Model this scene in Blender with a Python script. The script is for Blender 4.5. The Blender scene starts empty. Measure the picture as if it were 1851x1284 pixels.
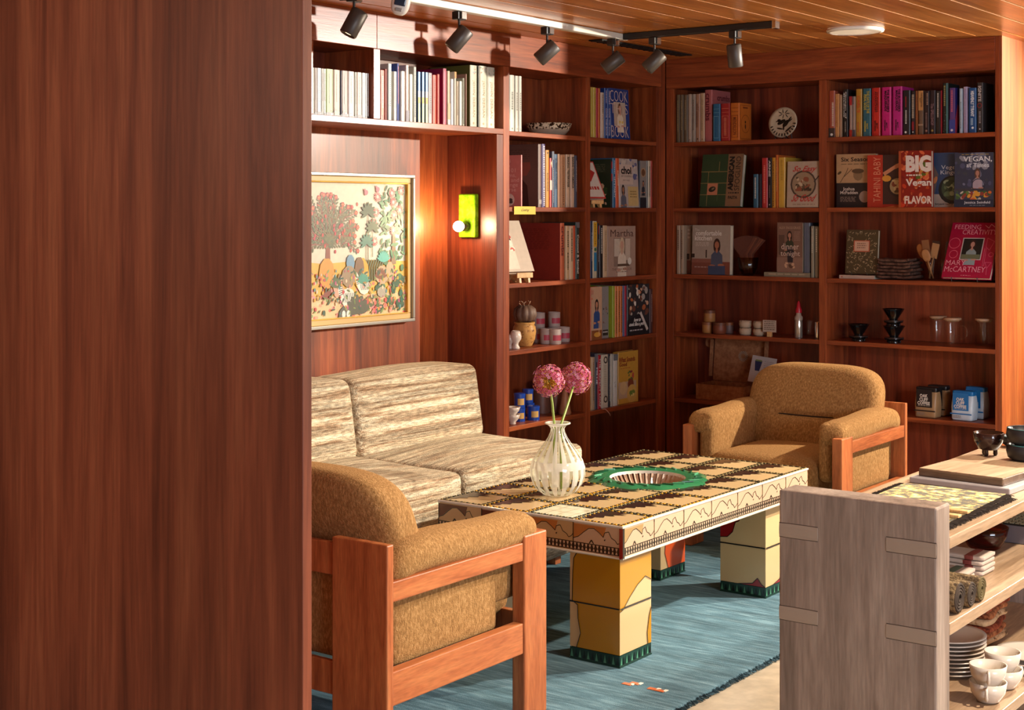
import bpy, math, random
from mathutils import Vector, Matrix
random.seed(7)
SC = bpy.context.scene
COL = SC.collection
R = math.radians

# ---------------------------------------------------------------- camera
FPX = 2679.0
CAM = Vector((3.984, -6.755, 1.45))
YAW = R(36.47)
HZ = 388.0
cd = bpy.data.cameras.new('camera'); cd.sensor_width = 36.0
cd.lens = FPX / 1851 * 36; cd.shift_y = -(642 - HZ) / 1851
cam = bpy.data.objects.new('camera', cd); COL.objects.link(cam)
cam.location = CAM; cam.rotation_euler = (R(90), 0, YAW)
SC.camera = cam
# ---------------------------------------------------------------- colour management, world
SC.view_settings.view_transform = 'Standard'; SC.view_settings.look = 'None'
SC.view_settings.gamma = 1.0; SC.view_settings.use_curve_mapping = False
SC.view_settings.exposure = 0.16
w = bpy.data.worlds.new('world'); SC.world = w; w.use_nodes = True
w.node_tree.nodes['Background'].inputs[0].default_value = (1.0, 0.86, 0.74, 1)
w.node_tree.nodes['Background'].inputs[1].default_value = 0.34
# ---------------------------------------------------------------- lamps of the room and added fills
def aim(o, target):
    d = Vector(target) - Vector(o.location)
    o.rotation_euler = d.to_track_quat('-Z', 'Y').to_euler()
def spot(name, loc, target, watts, cone, blend, col, rad=0.03, parent=None):
    l = bpy.data.lights.new(name, 'SPOT'); l.energy = watts; l.spot_size = R(cone); l.spot_blend = blend
    l.color = col; l.shadow_soft_size = rad
    o = bpy.data.objects.new(name, l); COL.objects.link(o); o.location = loc; aim(o, target)
    return o
def area(name, loc, target, watts, sx, sy, col):
    l = bpy.data.lights.new(name, 'AREA'); l.shape = 'RECTANGLE'; l.size = sx; l.size_y = sy
    l.energy = watts; l.color = col
    o = bpy.data.objects.new(name, l); COL.objects.link(o); o.location = loc; aim(o, target)
    return o
spot('key_spotlight', (3.35, .86, 2.14), (.9, -2.5, .75), 860, 88, .45, (1.0, .88, .70), .035)
spot('bright_spotlight', (3.30, .80, 2.15), (-.05, -2.45, 2.16), 520, 14, .8, (.93, .96, 1.0), .03)
spot('table_spotlight', (3.05, -.75, 2.2), (1.35, -2.75, .2), 480, 62, .3, (1.0, .90, .76), .03)
spot('front_shop_spotlight', (4.0, -2.9, 2.22), (2.35, -3.25, .3), 330, 62, .5, (1.0, .86, .68), .04)
spot('daylight_gap', (4.6, -3.8, 1.75), (1.98, 0, .72), 130, 16, .25, (.68, .82, 1.0), .05)
area('daylight_fill', (7.2, -5.4, 1.8), (1.2, -.6, 1.3), 210, 2.2, 1.7, (.80, .88, 1.0))  # added cool fill from the right, no window there; lifts the back shelves
area('partition_fill', (-.1, -6.7, 2.22), (.9, -4.3, 1.1), 58, 1.4, 1.4, (1.0, .84, .66))  # added warm fill aimed at the partition; no real lamp hangs there

# ---------------------------------------------------------------- photograph ray helpers (onto real planes)
FW = Vector((-math.sin(YAW), math.cos(YAW), 0)); RT = Vector((math.cos(YAW), math.sin(YAW), 0))
def ray(px, py=HZ):
    return FW + RT * ((px - 925.5) / FPX) + Vector((0, 0, (HZ - py) / FPX))
def onx(px, x, py=HZ):
    d = ray(px, py); return CAM + d * ((x - CAM.x) / d.x)
def ony(px, y, py=HZ):
    d = ray(px, py); return CAM + d * ((y - CAM.y) / d.y)
def onz(px, py, z):
    d = ray(px, py); return CAM + d * ((z - CAM.z) / d.z)

# ---------------------------------------------------------------- materials
def lin(h):
    h = h.lstrip('#'); c = [int(h[i:i+2], 16) / 255 for i in (0, 2, 4)]
    return tuple((x / 12.92 if x <= .04045 else ((x + .055) / 1.055) ** 2.4) for x in c) + (1,)
_m = {}
def pm(name, col, rough=.5, metal=0, spec=.5, **kw):
    key = name
    if key in _m: return _m[key]
    m = bpy.data.materials.new(name); m.use_nodes = True; b = m.node_tree.nodes['Principled BSDF']
    b.inputs['Base Color'].default_value = lin(col) if isinstance(col, str) else col
    b.inputs['Roughness'].default_value = rough; b.inputs['Metallic'].default_value = metal
    b.inputs['Specular IOR Level'].default_value = spec
    for k, v in kw.items(): b.inputs[k.replace('_', ' ')].default_value = v
    _m[key] = m; return m
def nd(m, t, **kw):
    n = m.node_tree.nodes.new(t)
    for k, v in kw.items(): setattr(n, k, v)
    return n
def C(h, rough=.45):
    """plain coloured paper / cloth / paint, slightly mottled"""
    key = 'tint_' + h.strip('#') + ('' if rough == .45 else '_%d' % int(rough * 100))
    if key in _m: return _m[key]
    m = pm(key, h, rough); nt = m.node_tree; b = nt.nodes['Principled BSDF']
    tc = nd(m, 'ShaderNodeTexCoord'); n = nd(m, 'ShaderNodeTexNoise'); n.inputs['Scale'].default_value = 45; n.inputs['Detail'].default_value = 3
    mx = nd(m, 'ShaderNodeMixRGB', blend_type='MULTIPLY'); mx.inputs[0].default_value = .22; mx.inputs[1].default_value = lin(h)
    nt.links.new(tc.outputs['Object'], n.inputs['Vector']); nt.links.new(n.outputs['Fac'], mx.inputs[2]); nt.links.new(mx.outputs[0], b.inputs['Base Color'])
    return m
def wood(name, dark, mid, light, scale=(14, 14, .9), plank=None, pw=.16, rough=.34, spec=.5, bump=.08, pv=.35):
    if name in _m: return _m[name]
    m = pm(name, mid, rough, spec=spec); nt = m.node_tree; b = nt.nodes['Principled BSDF']; L = nt.links.new
    tc = nd(m, 'ShaderNodeTexCoord'); mp = nd(m, 'ShaderNodeMapping'); mp.inputs['Scale'].default_value = scale
    L(tc.outputs['Object'], mp.inputs['Vector'])
    n = nd(m, 'ShaderNodeTexNoise'); n.inputs['Scale'].default_value = 1.6; n.inputs['Detail'].default_value = 7; n.inputs['Roughness'].default_value = .62; n.inputs['Distortion'].default_value = .9
    L(mp.outputs[0], n.inputs['Vector'])
    r = nd(m, 'ShaderNodeValToRGB'); e = r.color_ramp.elements
    e[0].position = .28; e[0].color = lin(dark); e[1].position = .75; e[1].color = lin(light); k = e.new(.5); k.color = lin(mid)
    L(n.outputs['Fac'], r.inputs[0]); out = r.outputs[0]
    # fine pores
    mp2 = nd(m, 'ShaderNodeMapping'); mp2.inputs['Scale'].default_value = tuple(s * 9 for s in scale); L(tc.outputs['Object'], mp2.inputs['Vector'])
    n2 = nd(m, 'ShaderNodeTexNoise'); n2.inputs['Scale'].default_value = 1.5; n2.inputs['Detail'].default_value = 3; L(mp2.outputs[0], n2.inputs['Vector'])
    mr = nd(m, 'ShaderNodeMapRange'); mr.inputs[1].default_value = .3; mr.inputs[2].default_value = .7; mr.inputs[3].default_value = .78; mr.inputs[4].default_value = 1.1; L(n2.outputs['Fac'], mr.inputs[0])
    mx = nd(m, 'ShaderNodeMixRGB', blend_type='MULTIPLY'); mx.inputs[0].default_value = 1; L(out, mx.inputs[1]); L(mr.outputs[0], mx.inputs[2]); out = mx.outputs[0]
    if plank is not None:
        sp = nd(m, 'ShaderNodeSeparateXYZ'); L(tc.outputs['Object'], sp.inputs[0])
        dv = nd(m, 'ShaderNodeMath', operation='DIVIDE'); dv.inputs[1].default_value = pw; L(sp.outputs[plank], dv.inputs[0])
        fl = nd(m, 'ShaderNodeMath', operation='FLOOR'); L(dv.outputs[0], fl.inputs[0])
        wn = nd(m, 'ShaderNodeTexWhiteNoise', noise_dimensions='1D'); L(fl.outputs[0], wn.inputs['W'])
        mr2 = nd(m, 'ShaderNodeMapRange'); mr2.inputs[3].default_value = 1 - pv; mr2.inputs[4].default_value = 1.15; L(wn.outputs['Value'], mr2.inputs[0])
        mx2 = nd(m, 'ShaderNodeMixRGB', blend_type='MULTIPLY'); mx2.inputs[0].default_value = 1; L(out, mx2.inputs[1]); L(mr2.outputs[0], mx2.inputs[2]); out = mx2.outputs[0]
    L(out, b.inputs['Base Color'])
    bp = nd(m, 'ShaderNodeBump'); bp.inputs['Strength'].default_value = bump; bp.inputs['Distance'].default_value = .002; L(n2.outputs['Fac'], bp.inputs['Height']); L(bp.outputs[0], b.inputs['Normal'])
    return m
CH = ('#5a2410', '#8c401e', '#b25e30')
W_V = wood('cherry_vertical_grain', *CH, scale=(13, 13, .8), rough=.36)
W_P = wood('cherry_veneer_panel', *CH, scale=(9, 9, .55), plank=1, pw=.21, rough=.40)
W_PX = wood('cherry_veneer_panel_across', '#4a1a10', '#7a3019', '#9c4a28', scale=(9, 9, .55), plank=0, pw=.19, rough=.36)
W_Y = wood('cherry_grain_along_y', *CH, scale=(13, .8, 13), rough=.36)
W_X = wood('cherry_grain_along_x', *CH, scale=(.8, 13, 13), rough=.36)
W_COL = wood('cherry_partition_veneer', '#5c2e20', '#824630', '#9c5c40', scale=(7, 7, .35), plank=0, pw=.27, rough=.42, pv=.13, spec=.35)
W_OR = wood('warm_lit_cherry_panel', '#783818', '#924a1e', '#aa602c', scale=(12, 12, .6), plank=1, pw=.11, rough=.45, pv=.15)  # side panel cherry with warm lamplight put into its orange tone
W_CEIL = wood('honey_ceiling_plank', '#a4602a', '#c27a3a', '#d8944e', scale=(9, .5, 9), plank=0, pw=.155, rough=.3, pv=.12)
W_SEAM = pm('lit_plank_seam', '#ffdca0', .5)  # pale tone stands in for light caught in the plank grooves
W_CHAIR = wood('teak_chair_frame', '#8a4524', '#ad6238', '#c27a48', scale=(16, 16, 1.6), rough=.38)
W_CHAIRH = wood('teak_chair_rail', '#8a4524', '#ad6238', '#c27a48', scale=(16, 1.6, 16), rough=.38)
W_OAK = wood('shaded_oak_upright', '#6e5e53', '#8e7b6e', '#a99789', scale=(11, 11, .9), rough=.5, bump=.25)  # board oak, shade of the unlit end put into a darker colour
W_OAKT = wood('pale_oak_board', '#8e7258', '#a88a6c', '#bca084', scale=(12, 1.0, 12), rough=.38, bump=.15)
W_OAKE = pm('oak_tenon_end', '#9a8878', .5)
W_BLOND = wood('blond_wood', '#b98a55', '#d0a26a', '#e0b880', scale=(20, 20, 4), rough=.45)

def fabric(name, cols, scale, bump, bscale, rough=.95, sheen=.4, contrast=(.35, .65)):
    m = pm(name, cols[1], rough, spec=.15); nt = m.node_tree; b = nt.nodes['Principled BSDF']; L = nt.links.new
    b.inputs['Sheen Weight'].default_value = sheen; b.inputs['Sheen Tint'].default_value = lin(cols[-1])
    tc = nd(m, 'ShaderNodeTexCoord'); mp = nd(m, 'ShaderNodeMapping'); mp.inputs['Scale'].default_value = scale; L(tc.outputs['Object'], mp.inputs['Vector'])
    n = nd(m, 'ShaderNodeTexNoise'); n.inputs['Scale'].default_value = 1; n.inputs['Detail'].default_value = 5; n.inputs['Roughness'].default_value = .65; L(mp.outputs[0], n.inputs['Vector'])
    r = nd(m, 'ShaderNodeValToRGB'); e = r.color_ramp.elements; e[0].position = contrast[0]; e[0].color = lin(cols[0]); e[1].position = contrast[1]; e[1].color = lin(cols[-1])
    for i, c in enumerate(cols[1:-1]):
        k = e.new(contrast[0] + (contrast[1] - contrast[0]) * (i + 1) / (len(cols) - 1)); k.color = lin(c)
    L(n.outputs['Fac'], r.inputs[0]); L(r.outputs[0], b.inputs['Base Color'])
    n2 = nd(m, 'ShaderNodeTexNoise'); n2.inputs['Scale'].default_value = bscale; n2.inputs['Detail'].default_value = 3; L(tc.outputs['Object'], n2.inputs['Vector'])
    bp = nd(m, 'ShaderNodeBump'); bp.inputs['Strength'].default_value = bump; bp.inputs['Distance'].default_value = .006; L(n2.outputs['Fac'], bp.inputs['Height']); L(bp.outputs[0], b.inputs['Normal'])
    return m
F_CHAIR = fabric('mustard_velvet', ['#74532e', '#936c40', '#b48c5c'], (170, 170, 70), .55, 260, contrast=(.3, .7))
F_SOFA = fabric('striped_boucle_wool', ['#5e422c', '#8a6a4e', '#ae9274', '#cab696', '#dccdb0'], (62, .28, 62), .9, 190, contrast=(.3, .58))
F_RUG = fabric('slate_blue_wool_rug', ['#2e4654', '#50707e', '#7c9aa6'], (9, 80, 80), .6, 340, contrast=(.25, .75))
# second octave of streaks for the sofa and the rug
def streak(m, scale, lo, hi, amt):
    nt = m.node_tree; L = nt.links.new; b = nt.nodes['Principled BSDF']; src = b.inputs['Base Color'].links[0].from_socket
    tc = nd(m, 'ShaderNodeTexCoord'); mp = nd(m, 'ShaderNodeMapping'); mp.inputs['Scale'].default_value = scale; L(tc.outputs['Object'], mp.inputs['Vector'])
    n = nd(m, 'ShaderNodeTexNoise'); n.inputs['Scale'].default_value = 1; n.inputs['Detail'].default_value = 4; L(mp.outputs[0], n.inputs['Vector'])
    mr = nd(m, 'ShaderNodeMapRange'); mr.inputs[1].default_value = .38; mr.inputs[2].default_value = .62; mr.inputs[3].default_value = lo; mr.inputs[4].default_value = hi; L(n.outputs['Fac'], mr.inputs[0])
    mx = nd(m, 'ShaderNodeMixRGB', blend_type='MULTIPLY'); mx.inputs[0].default_value = amt; L(src, mx.inputs[1]); L(mr.outputs[0], mx.inputs[2]); L(mx.outputs[0], b.inputs['Base Color'])
streak(F_SOFA, (24, .09, 24), .60, 1.12, 1)
streak(F_SOFA, (240, 30, 240), .55, 1.15, 1)
streak(F_RUG, (2.5, 22, 20), .72, 1.15, 1)
BLACK = pm('black_painted_metal', '#1c1917', .42)
DKMET = pm('dark_grey_metal', '#3a3532', .4, .3)
CHROME = pm('chrome', '#d8d4cc', .12, 1)
WHITEP = pm('white_plastic', '#e6e2da', .35)
PAGES = C('#d8ccb4', .8)
GLASS = pm('clear_glass', '#ffffff', .02, Transmission_Weight=1.0, IOR=1.45)
def thin_glass(name, tint, fac=.16):
    m = bpy.data.materials.new(name); m.use_nodes = True; nt = m.node_tree; nt.nodes.clear()
    o = nd(m, 'ShaderNodeOutputMaterial'); t = nd(m, 'ShaderNodeBsdfTransparent'); t.inputs[0].default_value = lin(tint)
    g = nd(m, 'ShaderNodeBsdfGlossy'); g.inputs['Roughness'].default_value = .04
    f = nd(m, 'ShaderNodeLayerWeight'); f.inputs[0].default_value = .35
    mr = nd(m, 'ShaderNodeMapRange'); mr.inputs[1].default_value = .55; mr.inputs[3].default_value = fac * .2; mr.inputs[4].default_value = min(1, fac * 4)
    mx = nd(m, 'ShaderNodeMixShader'); L = nt.links.new
    L(f.outputs['Facing'], mr.inputs[0]); L(mr.outputs[0], mx.inputs[0]); L(t.outputs[0], mx.inputs[1]); L(g.outputs[0], mx.inputs[2]); L(mx.outputs[0], o.inputs[0])
    return m
TGLASS = thin_glass('thin_clear_glass', '#fdfdfb', .16)
def emit(name, col, s):
    m = bpy.data.materials.new(name); m.use_nodes = True; b = m.node_tree.nodes['Principled BSDF']
    b.inputs['Emission Color'].default_value = lin(col); b.inputs['Emission Strength'].default_value = s; b.inputs['Base Color'].default_value = lin(col); return m

# ---------------------------------------------------------------- mesh builder
class MB:
    def __init__(s): s.v = []; s.f = []; s.mi = []
    def add(s, vs, fs, mi=0, M=None):
        o = len(s.v); s.v += [tuple((M @ Vector(p)) if M is not None else p) for p in vs]
        for f in fs: s.f.append(tuple(o + i for i in f)); s.mi.append(mi)
        return s
    def box(s, x0, y0, z0, x1, y1, z1, mi=0, M=None):
        x0, x1 = min(x0, x1), max(x0, x1); y0, y1 = min(y0, y1), max(y0, y1); z0, z1 = min(z0, z1), max(z0, z1)
        v = [(x0,y0,z0),(x1,y0,z0),(x1,y1,z0),(x0,y1,z0),(x0,y0,z1),(x1,y0,z1),(x1,y1,z1),(x0,y1,z1)]
        return s.add(v, [(0,3,2,1),(4,5,6,7),(0,1,5,4),(1,2,6,5),(2,3,7,6),(3,0,4,7)], mi, M)
    def lathe(s, prof, n=24, c=(0,0,0), mi=0, M=None, cap=True, mif=None, rf=None):
        vs = []; fs = []; ms = []
        for r, z in prof:
            for k in range(n):
                a = 2 * math.pi * k / n; rr = r * (rf(a, z) if rf else 1)
                vs.append((c[0] + rr * math.cos(a), c[1] + rr * math.sin(a), c[2] + z))
        for i in range(len(prof) - 1):
            for k in range(n):
                k2 = (k + 1) % n; fs.append((i*n+k, i*n+k2, (i+1)*n+k2, (i+1)*n+k)); ms.append(mif(i, k) if mif else mi)
        if cap:
            if prof[0][0] > 1e-5: fs.append(tuple(range(n))[::-1]); ms.append(mi)
            if prof[-1][0] > 1e-5: fs.append(tuple((len(prof)-1)*n + k for k in range(n))); ms.append(mi)
        o = len(s.v); s.v += [tuple((M @ Vector(p)) if M is not None else p) for p in vs]
        for f, q in zip(fs, ms): s.f.append(tuple(o + i for i in f)); s.mi.append(q)
        return s
    def tube(s, pts, r, n=8, mi=0, M=None, closed=False):
        P = [Vector(p) for p in pts]; m = len(P); vs = []; fs = []
        rr = r if isinstance(r, (list, tuple)) else [r] * m; up = None
        for i, p in enumerate(P):
            a = P[(i-1) % m] if (i or closed) else p; b = P[(i+1) % m] if (i < m-1 or closed) else p
            t = (b - a).normalized()
            if up is None: up = Vector((0,0,1)) if abs(t.z) < .9 else Vector((1,0,0))
            x = t.cross(up).normalized(); up = x.cross(t).normalized()
            for k in range(n):
                an = 2*math.pi*k/n; vs.append(tuple(p + x*math.cos(an)*rr[i] + up*math.sin(an)*rr[i]))
        for i in range(m if closed else m-1):
            j = (i+1) % m
            for k in range(n): fs.append((i*n+k, i*n+(k+1)%n, j*n+(k+1)%n, j*n+k))
        if not closed: fs += [tuple(range(n))[::-1], tuple((m-1)*n+k for k in range(n))]
        return s.add(vs, fs, mi, M)
    def soft(s, cx, cy, cz, hx, hy, hz, r, n=8, puff=(0,0,0), mi=0, M=None, fn=None, k=None):
        """rounded, slightly puffed box; k = superellipsoid exponent instead of a corner radius"""
        H = (hx, hy, hz); ids = {}; vs = []; fs = []
        def cs(t): return math.sin(t * math.pi / 2) if k is None else t
        def pt(p):
            key = tuple(round(q, 5) for q in p)
            if key in ids: return ids[key]
            if k is None:
                q = [p[i] * H[i] for i in range(3)]; inn = [max(-(H[i]-r), min(H[i]-r, q[i])) for i in range(3)]
                d = [q[i] - inn[i] for i in range(3)]; l = math.sqrt(sum(t*t for t in d))
                if l > 1e-9: q = [inn[i] + d[i]/l*r for i in range(3)]
            else:
                l = sum(abs(t)**k for t in p) ** (1/k); q = [p[i]/l*H[i] for i in range(3)]
            u = [q[i]/H[i] for i in range(3)]
            for i in range(3):
                a, b = [t for t in range(3) if t != i]
                q[i] += puff[i] * u[i] * max(0, 1-u[a]**2) * max(0, 1-u[b]**2)
            if fn: q = list(fn(*q))
            ids[key] = len(vs); vs.append((q[0]+cx, q[1]+cy, q[2]+cz)); return ids[key]
        for ax in range(3):
            for sg in (-1, 1):
                for i in range(n):
                    for j in range(n):
                        quad = []
                        for (a, b) in ((i,j),(i+1,j),(i+1,j+1),(i,j+1)):
                            p = [0,0,0]; p[ax] = sg; p[(ax+1)%3] = cs(-1+2*a/n); p[(ax+2)%3] = cs(-1+2*b/n); quad.append(pt(p))
                        fs.append(tuple(quad) if sg > 0 else tuple(quad[::-1]))
        return s.add(vs, fs, mi, M)
    def build(s, name, mats, parent=None, bev=0, smooth=False, seg=2, loc=None):
        me = bpy.data.meshes.new(name); me.from_pydata(s.v, [], s.f)
        if not isinstance(mats, (list, tuple)): mats = [mats]
        for m in mats: me.materials.append(m)
        me.polygons.foreach_set('material_index', s.mi)
        if smooth: me.polygons.foreach_set('use_smooth', [True] * len(s.f))
        me.update(); o = bpy.data.objects.new(name, me); COL.objects.link(o)
        if bev:
            b = o.modifiers.new('bevel', 'BEVEL'); b.width = bev; b.segments = seg; b.limit_method = 'ANGLE'; b.angle_limit = R(40)
        if smooth and smooth != 'all':
            try:
                me.set_sharp_from_angle(angle=R(50))
            except Exception: pass
        if loc: o.location = loc
        if parent: o.parent = parent
        return o
def thing(name, label, cat, loc=(0,0,0), rotz=0, group=None):
    o = bpy.data.objects.new(name, None); COL.objects.link(o); o.empty_display_size = .05
    o.location = loc; o.rotation_euler = (0,0,rotz); return tag(o, label, cat, group)
def tag(o, label, cat, group=None):
    o['label'] = label; o['category'] = cat
    if group: o['group'] = group
    return o
def struct(o): o['kind'] = 'structure'; return o
def dup(root, loc=None, rotz=None, label=None):
    r = root.copy(); COL.objects.link(r)
    if loc is not None: r.location = loc
    if rotz is not None: r.rotation_euler = (0,0,rotz)
    if label: r['label'] = label
    for ch in list(root.children):
        c = ch.copy(); COL.objects.link(c); c.parent = r
        for g in list(ch.children):
            d = g.copy(); COL.objects.link(d); d.parent = c
    return r

# ---------------------------------------------------------------- lettering and printed art
_tx = {}
def glyphs(txt, bold=0, sp=1.0):
    key = (txt, bold, sp)
    if key in _tx: return _tx[key]
    cu = bpy.data.curves.new('t', 'FONT'); cu.body = txt; cu.size = 1; cu.offset = bold; cu.resolution_u = 2; cu.space_character = sp; cu.align_x = 'CENTER'; cu.space_line = .85
    o = bpy.data.objects.new('t', cu); COL.objects.link(o)
    dg = bpy.context.evaluated_depsgraph_get(); e = o.evaluated_get(dg); me = e.to_mesh()
    vs = [tuple(v.co) for v in me.vertices]; fs = [tuple(p.vertices) for p in me.polygons]; e.to_mesh_clear()
    bpy.data.objects.remove(o); bpy.data.curves.remove(cu)
    xs = [v[0] for v in vs] or [0, 1]; ys = [v[1] for v in vs] or [0, 1]
    x0, x1, y0, y1 = min(xs), max(xs), min(ys), max(ys)
    vs = [((v[0]-x0)/max(x1-x0, 1e-6), (v[1]-y0)/max(y1-y0, 1e-6)) for v in vs]
    _tx[key] = (vs, fs); return _tx[key]
def draw(prims, mp, W, H, parent, name='cover_art', tname='title_lettering', every=1):
    """prims in fractions of a W x H face; mp(x, y, lift) -> local point"""
    mb = MB(); mats = []; idx = {}; lift = .0003
    cnt = sum({'f': p[-1] if p[0] == 'f' else 0, 'm': 24, 'v': 24, 'who': 7}.get(p[0], 1) for p in prims); step = max(3e-6, min(4e-5, .0006/max(cnt, 1)))
    def mi(c):
        if c not in idx: idx[c] = len(mats); mats.append(C(c))
        return idx[c]
    def poly(pts, c):
        nonlocal lift; lift += step
        pts = [(min(max(x, 0), W), min(max(y, 0), H)) for x, y in pts]
        mb.add([mp(x, y, lift) for x, y in pts], [tuple(range(len(pts)))], mi(c))
    rnd = random.Random(len(prims) * 31 + int(W * 1e4))
    for ip, p in enumerate(prims):
        k = p[0]
        if every > 1: step = 0 if (k == 'leaf' and ip % every) else 3e-6
        if k == 'r': _, u0, v0, u1, v1, c = p; poly([(u0*W, v0*H), (u1*W, v0*H), (u1*W, v1*H), (u0*W, v1*H)], c)
        elif k == 'p': poly([(u*W, v*H) for u, v in p[1]], p[2])
        elif k == 'c': _, u, v, r, c = p; poly([(u*W + r*W*math.cos(a*math.pi/9), v*H + r*W*math.sin(a*math.pi/9)) for a in range(18)], c)
        elif k == 'o':   # ring
            _, u, v, r, t, c = p; lift += step
            for a in range(24):
                a0, a1 = a*math.pi/12, (a+1)*math.pi/12
                mb.add([mp(u*W+q*W*math.cos(b), v*H+q*W*math.sin(b), lift) for q, b in ((r,a0),(r,a1),(r-t,a1),(r-t,a0))], [(0,1,2,3)], mi(c))
        elif k in ('e', 'leaf'):
            _, u, v, ru, rv, an, c = p; ca, sa = math.cos(an), math.sin(an)
            poly([(u*W + ru*W*math.cos(t)*ca - rv*W*math.sin(t)*sa, v*H + ru*W*math.cos(t)*sa + rv*W*math.sin(t)*ca) for t in [i*math.pi/5 for i in range(10)]], c)
        elif k == 'l':   # polyline
            _, pts, wd, c = p; lift += step
            for (a, b), (d, e) in zip(pts, pts[1:]):
                x0, y0, x1, y1 = a*W, b*H, d*W, e*H; l = math.hypot(x1-x0, y1-y0) or 1; nx, ny = -(y1-y0)/l*wd/2, (x1-x0)/l*wd/2
                mb.add([mp(x0-nx, y0-ny, lift), mp(x1-nx, y1-ny, lift), mp(x1+nx, y1+ny, lift), mp(x0+nx, y0+ny, lift)], [(0,1,2,3)], mi(c))
        elif k == 'm':   # rows of small print too small to read
            _, u0, v0, u1, v1, rows, c = p
            for r_ in range(rows):
                y1_ = v1 - (v1-v0)*r_/rows; y0_ = y1_ - (v1-v0)/rows*.5; x = u0
                while x < u1 - .01:
                    w_ = min(rnd.uniform(.05, .15)*(u1-u0)*1.5, u1-x); poly([(x*W, y0_*H), ((x+w_)*W, y0_*H), ((x+w_)*W, y1_*H), (x*W, y1_*H)], c); x += w_ + .03*(u1-u0) + .01
        elif k == 'v':   # vertical run of small print
            _, u0, v0, u1, v1, c = p; y = v1
            while y > v0:
                h_ = rnd.uniform(.012, .03); poly([(u0*W, (y-h_)*H), (u1*W, (y-h_)*H), (u1*W, y*H), (u0*W, y*H)], c); y -= h_ + .012
        elif k == 'f':   # heap of printed food
            _, u0, v0, u1, v1, cs, n_ = p
            for _i in range(n_):
                c = rnd.choice(cs); s_ = rnd.uniform(.03, .10)
                u = rnd.uniform(u0+s_, u1-s_) if u1-u0 > 2*s_ else (u0+u1)/2; v = rnd.uniform(v0, v1); an = rnd.uniform(0, 3); rv = s_*rnd.uniform(.4, 1); ca, sa = math.cos(an), math.sin(an)
                pts = [(u*W + s_*W*math.cos(t)*ca - rv*W*math.sin(t)*sa, v*H + s_*W*math.cos(t)*sa + rv*W*math.sin(t)*ca) for t in [i*math.pi/4 for i in range(8)]]
                poly([(min(max(x, u0*W), u1*W), min(max(y, v0*H), v1*H)) for x, y in pts], c)
        elif k == 'who':  # small printed figure
            _, u, v, s_, hair, skin, shirt = p
            def E(du, dv, ru, rv, c): poly([((u+du*s_)*W + ru*s_*W*math.cos(t), v*H + dv*s_*W + rv*s_*W*math.sin(t)) for t in [i*math.pi/7 for i in range(14)]], c)
            E(0, -.05, .22, .42, hair); poly([((u-.38*s_)*W, v*H-1.5*s_*W), ((u-.34*s_)*W, v*H-.55*s_*W), ((u-.12*s_)*W, v*H-.33*s_*W), ((u+.12*s_)*W, v*H-.33*s_*W), ((u+.34*s_)*W, v*H-.55*s_*W), ((u+.38*s_)*W, v*H-1.5*s_*W)], shirt)
            E(0, -.3, .07, .14, skin); E(0, 0, .14, .2, skin); E(-.28, -1.15, .2, .07, skin); E(.26, -1.1, .2, .07, skin)
        elif k == 't':
            _, s_, u0, v0, u1, v1, c, *o_ = p; rot = o_[0] if o_ else 0; bold = o_[1] if len(o_) > 1 else 0; it = o_[2] if len(o_) > 2 else 0
            vs, fs = glyphs(s_, bold); q = MB(); pts = []
            for x, y in vs:
                if it: x = x*(1-it) + it*y
                if rot == 1: a, b = u0 + (u1-u0)*y, v1 - (v1-v0)*x      # reads downwards, tops to the right
                elif rot == -1: a, b = u1 - (u1-u0)*y, v0 + (v1-v0)*x   # reads upwards
                else: a, b = u0 + (u1-u0)*x, v0 + (v1-v0)*y
                pts.append(mp(a*W, b*H, .0011))
            q.add(pts, fs, 0); q.build(tname, C(c), parent)
    if mb.v: mb.build(name, mats, parent)

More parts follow.
